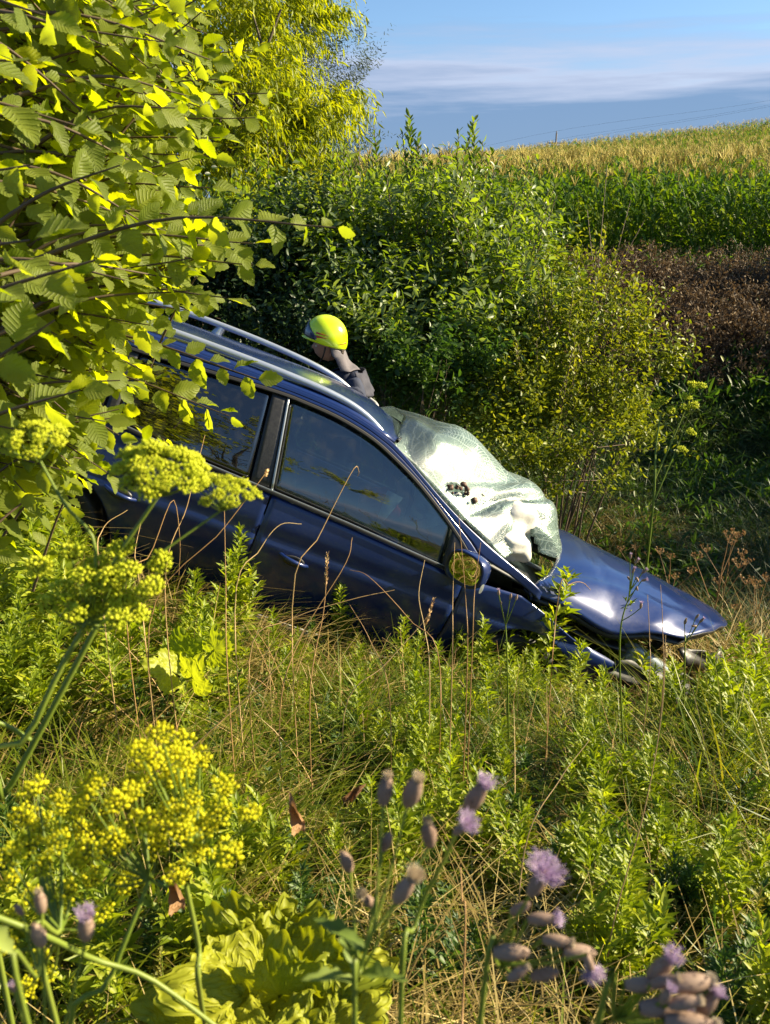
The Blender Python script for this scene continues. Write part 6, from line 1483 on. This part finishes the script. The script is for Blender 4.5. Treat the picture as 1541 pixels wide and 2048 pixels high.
for pts_, d, kd, lab in stk:
    W = np.array([at(px, py, d + .12 * j / len(pts_)) for j, (px, py) in enumerate(pts_)]); g_ = W[0].copy(); g_[2] = min(g_[2] - .02, float(terrain(g_[0], g_[1])))
    if W[0][2] - g_[2] > .03: W = np.vstack([g_, W])
    mb = MB(); C = cr(W, 22) - W[0]; mb.add(*tube(C, np.linspace(.0021, .0009, 22) * (.6 + .4 * d / 2.6), 5), RNG.random())
    if kd == 'h':
        dd = unit(C[-1] - C[-4]); k = 26; P = C[-1] - dd * np.linspace(0, .10, k)[:, None]; a = np.arange(k) * 2.4
        L = unit(dd + np.stack([np.cos(a), np.sin(a), 0 * a], -1) * .45); Vv, FF, rr, uv = scatter(T_SMALL, P, leafR(L, RNG.normal(0, 1, (k, 3))), np.full(k, .016)); mb.add(Vv, FF, rr, uv)
    tag(link('dry_stalk', mb.build('dry_stalk', M['stalk']), loc=tuple(W[0])), lab, 'grass stalk')
# thin mixed stalks rising in front of the car, too many to count
x, y = samp(4200, 1.0, 4.2, pow_=.9); k = ~in_car(x, y) & (RNG.random(len(x)) < .1 + 1.1 * sn(x, y, .9, 4.0)); x, y = x[k], y[k]
blades('bent_straw', x, y, RNG.uniform(.25, .5, len(x)) * np.interp(y, [1, 2.5, 3.4, 4.2], [.6, 1, .9, .6]), .003 + .004 * RNG.random(len(x)), RNG.uniform(.8, 2.6, len(x)), M['straw'], 'longer bent straws lying over the weeds on the bank', seg=6, droop=1.15)
n = 650; y = RNG.uniform(2.3, 3.95, n); x = RNG.uniform(-1, 1, n) * (y * .48); z = terrain(x, y)
blades('seed_stalks', x, y, RNG.uniform(.35, .75, n) * np.clip(1.15 - .12 * y, .5, 1), np.full(n, .0026), RNG.uniform(.15, .9, n), M['stalk'], 'thin tan stalks rising out of the grass in front of the car', seg=7)
# dry umbel skeletons beyond the bonnet
def skeleton(i):
    r = np.random.default_rng(1500 + i); mb = MB(); mb.add(*tube(cr([(0, 0, 0), (.02, 0, .45), (0, .02, .8)], 6), np.linspace(.007, .004, 6), 5), .2)
    for k in range(5):
        a = k * 2.4; z = .35 + .1 * k; e = np.array([math.cos(a) * .2, math.sin(a) * .2, z + .3]) if k < 4 else np.array([0, .02, .98]); mb.add(*tube(cr([(0, .01, z), e * .6 + np.array([0, 0, z * .4]), e], 5), [.004, .003, .003, .002, .002], 4), .2)
        for j in range(10):
            q = j * 2.4; t_ = e + np.array([math.cos(q) * .05, math.sin(q) * .05, .055]) * r.uniform(.6, 1.1); mb.add(*tube([e, t_], [.0016, .0012], 3), .3); D = unit(r.normal(0, .6, (5, 3)) + np.array([0, 0, 1])); Vv, FF, rr, uv = scatter(T_SMALL, np.repeat(t_[None], 5, 0), leafR(D, r.normal(0, 1, (5, 3))), np.full(5, .02), r.random(5)); mb.add(Vv, FF, rr, uv)
    return mb.build('dry_umbel', M['stalk'])
SK = [skeleton(i) for i in range(3)]
for i, (px, py, d, s, lab) in enumerate(((1400, 1230, 5.6, .95, 'tall dry brown umbel plant beyond the bonnet, nearest the right edge'), (1330, 1190, 5.8, .7, 'dry brown umbel plant right behind the bonnet'), (1270, 1150, 5.9, .6, 'short dry brown umbel plant behind the bonnet middle'), (1480, 1260, 5.5, .75, 'dry brown umbel plant at the right edge above the bumper'), (1440, 1180, 6.6, .8, 'dry brown umbel plant in the shade at the right'))):
    p = on_ground(px, py + 90); s *= 1.15; o = link('dry_umbel', SK[i % 3], loc=tuple(p), rot=(0, .1 * (-1) ** i, i)); o.scale = (s, s, s); tag(o, lab, 'dry weed', 'dry umbel plants beyond the bonnet')
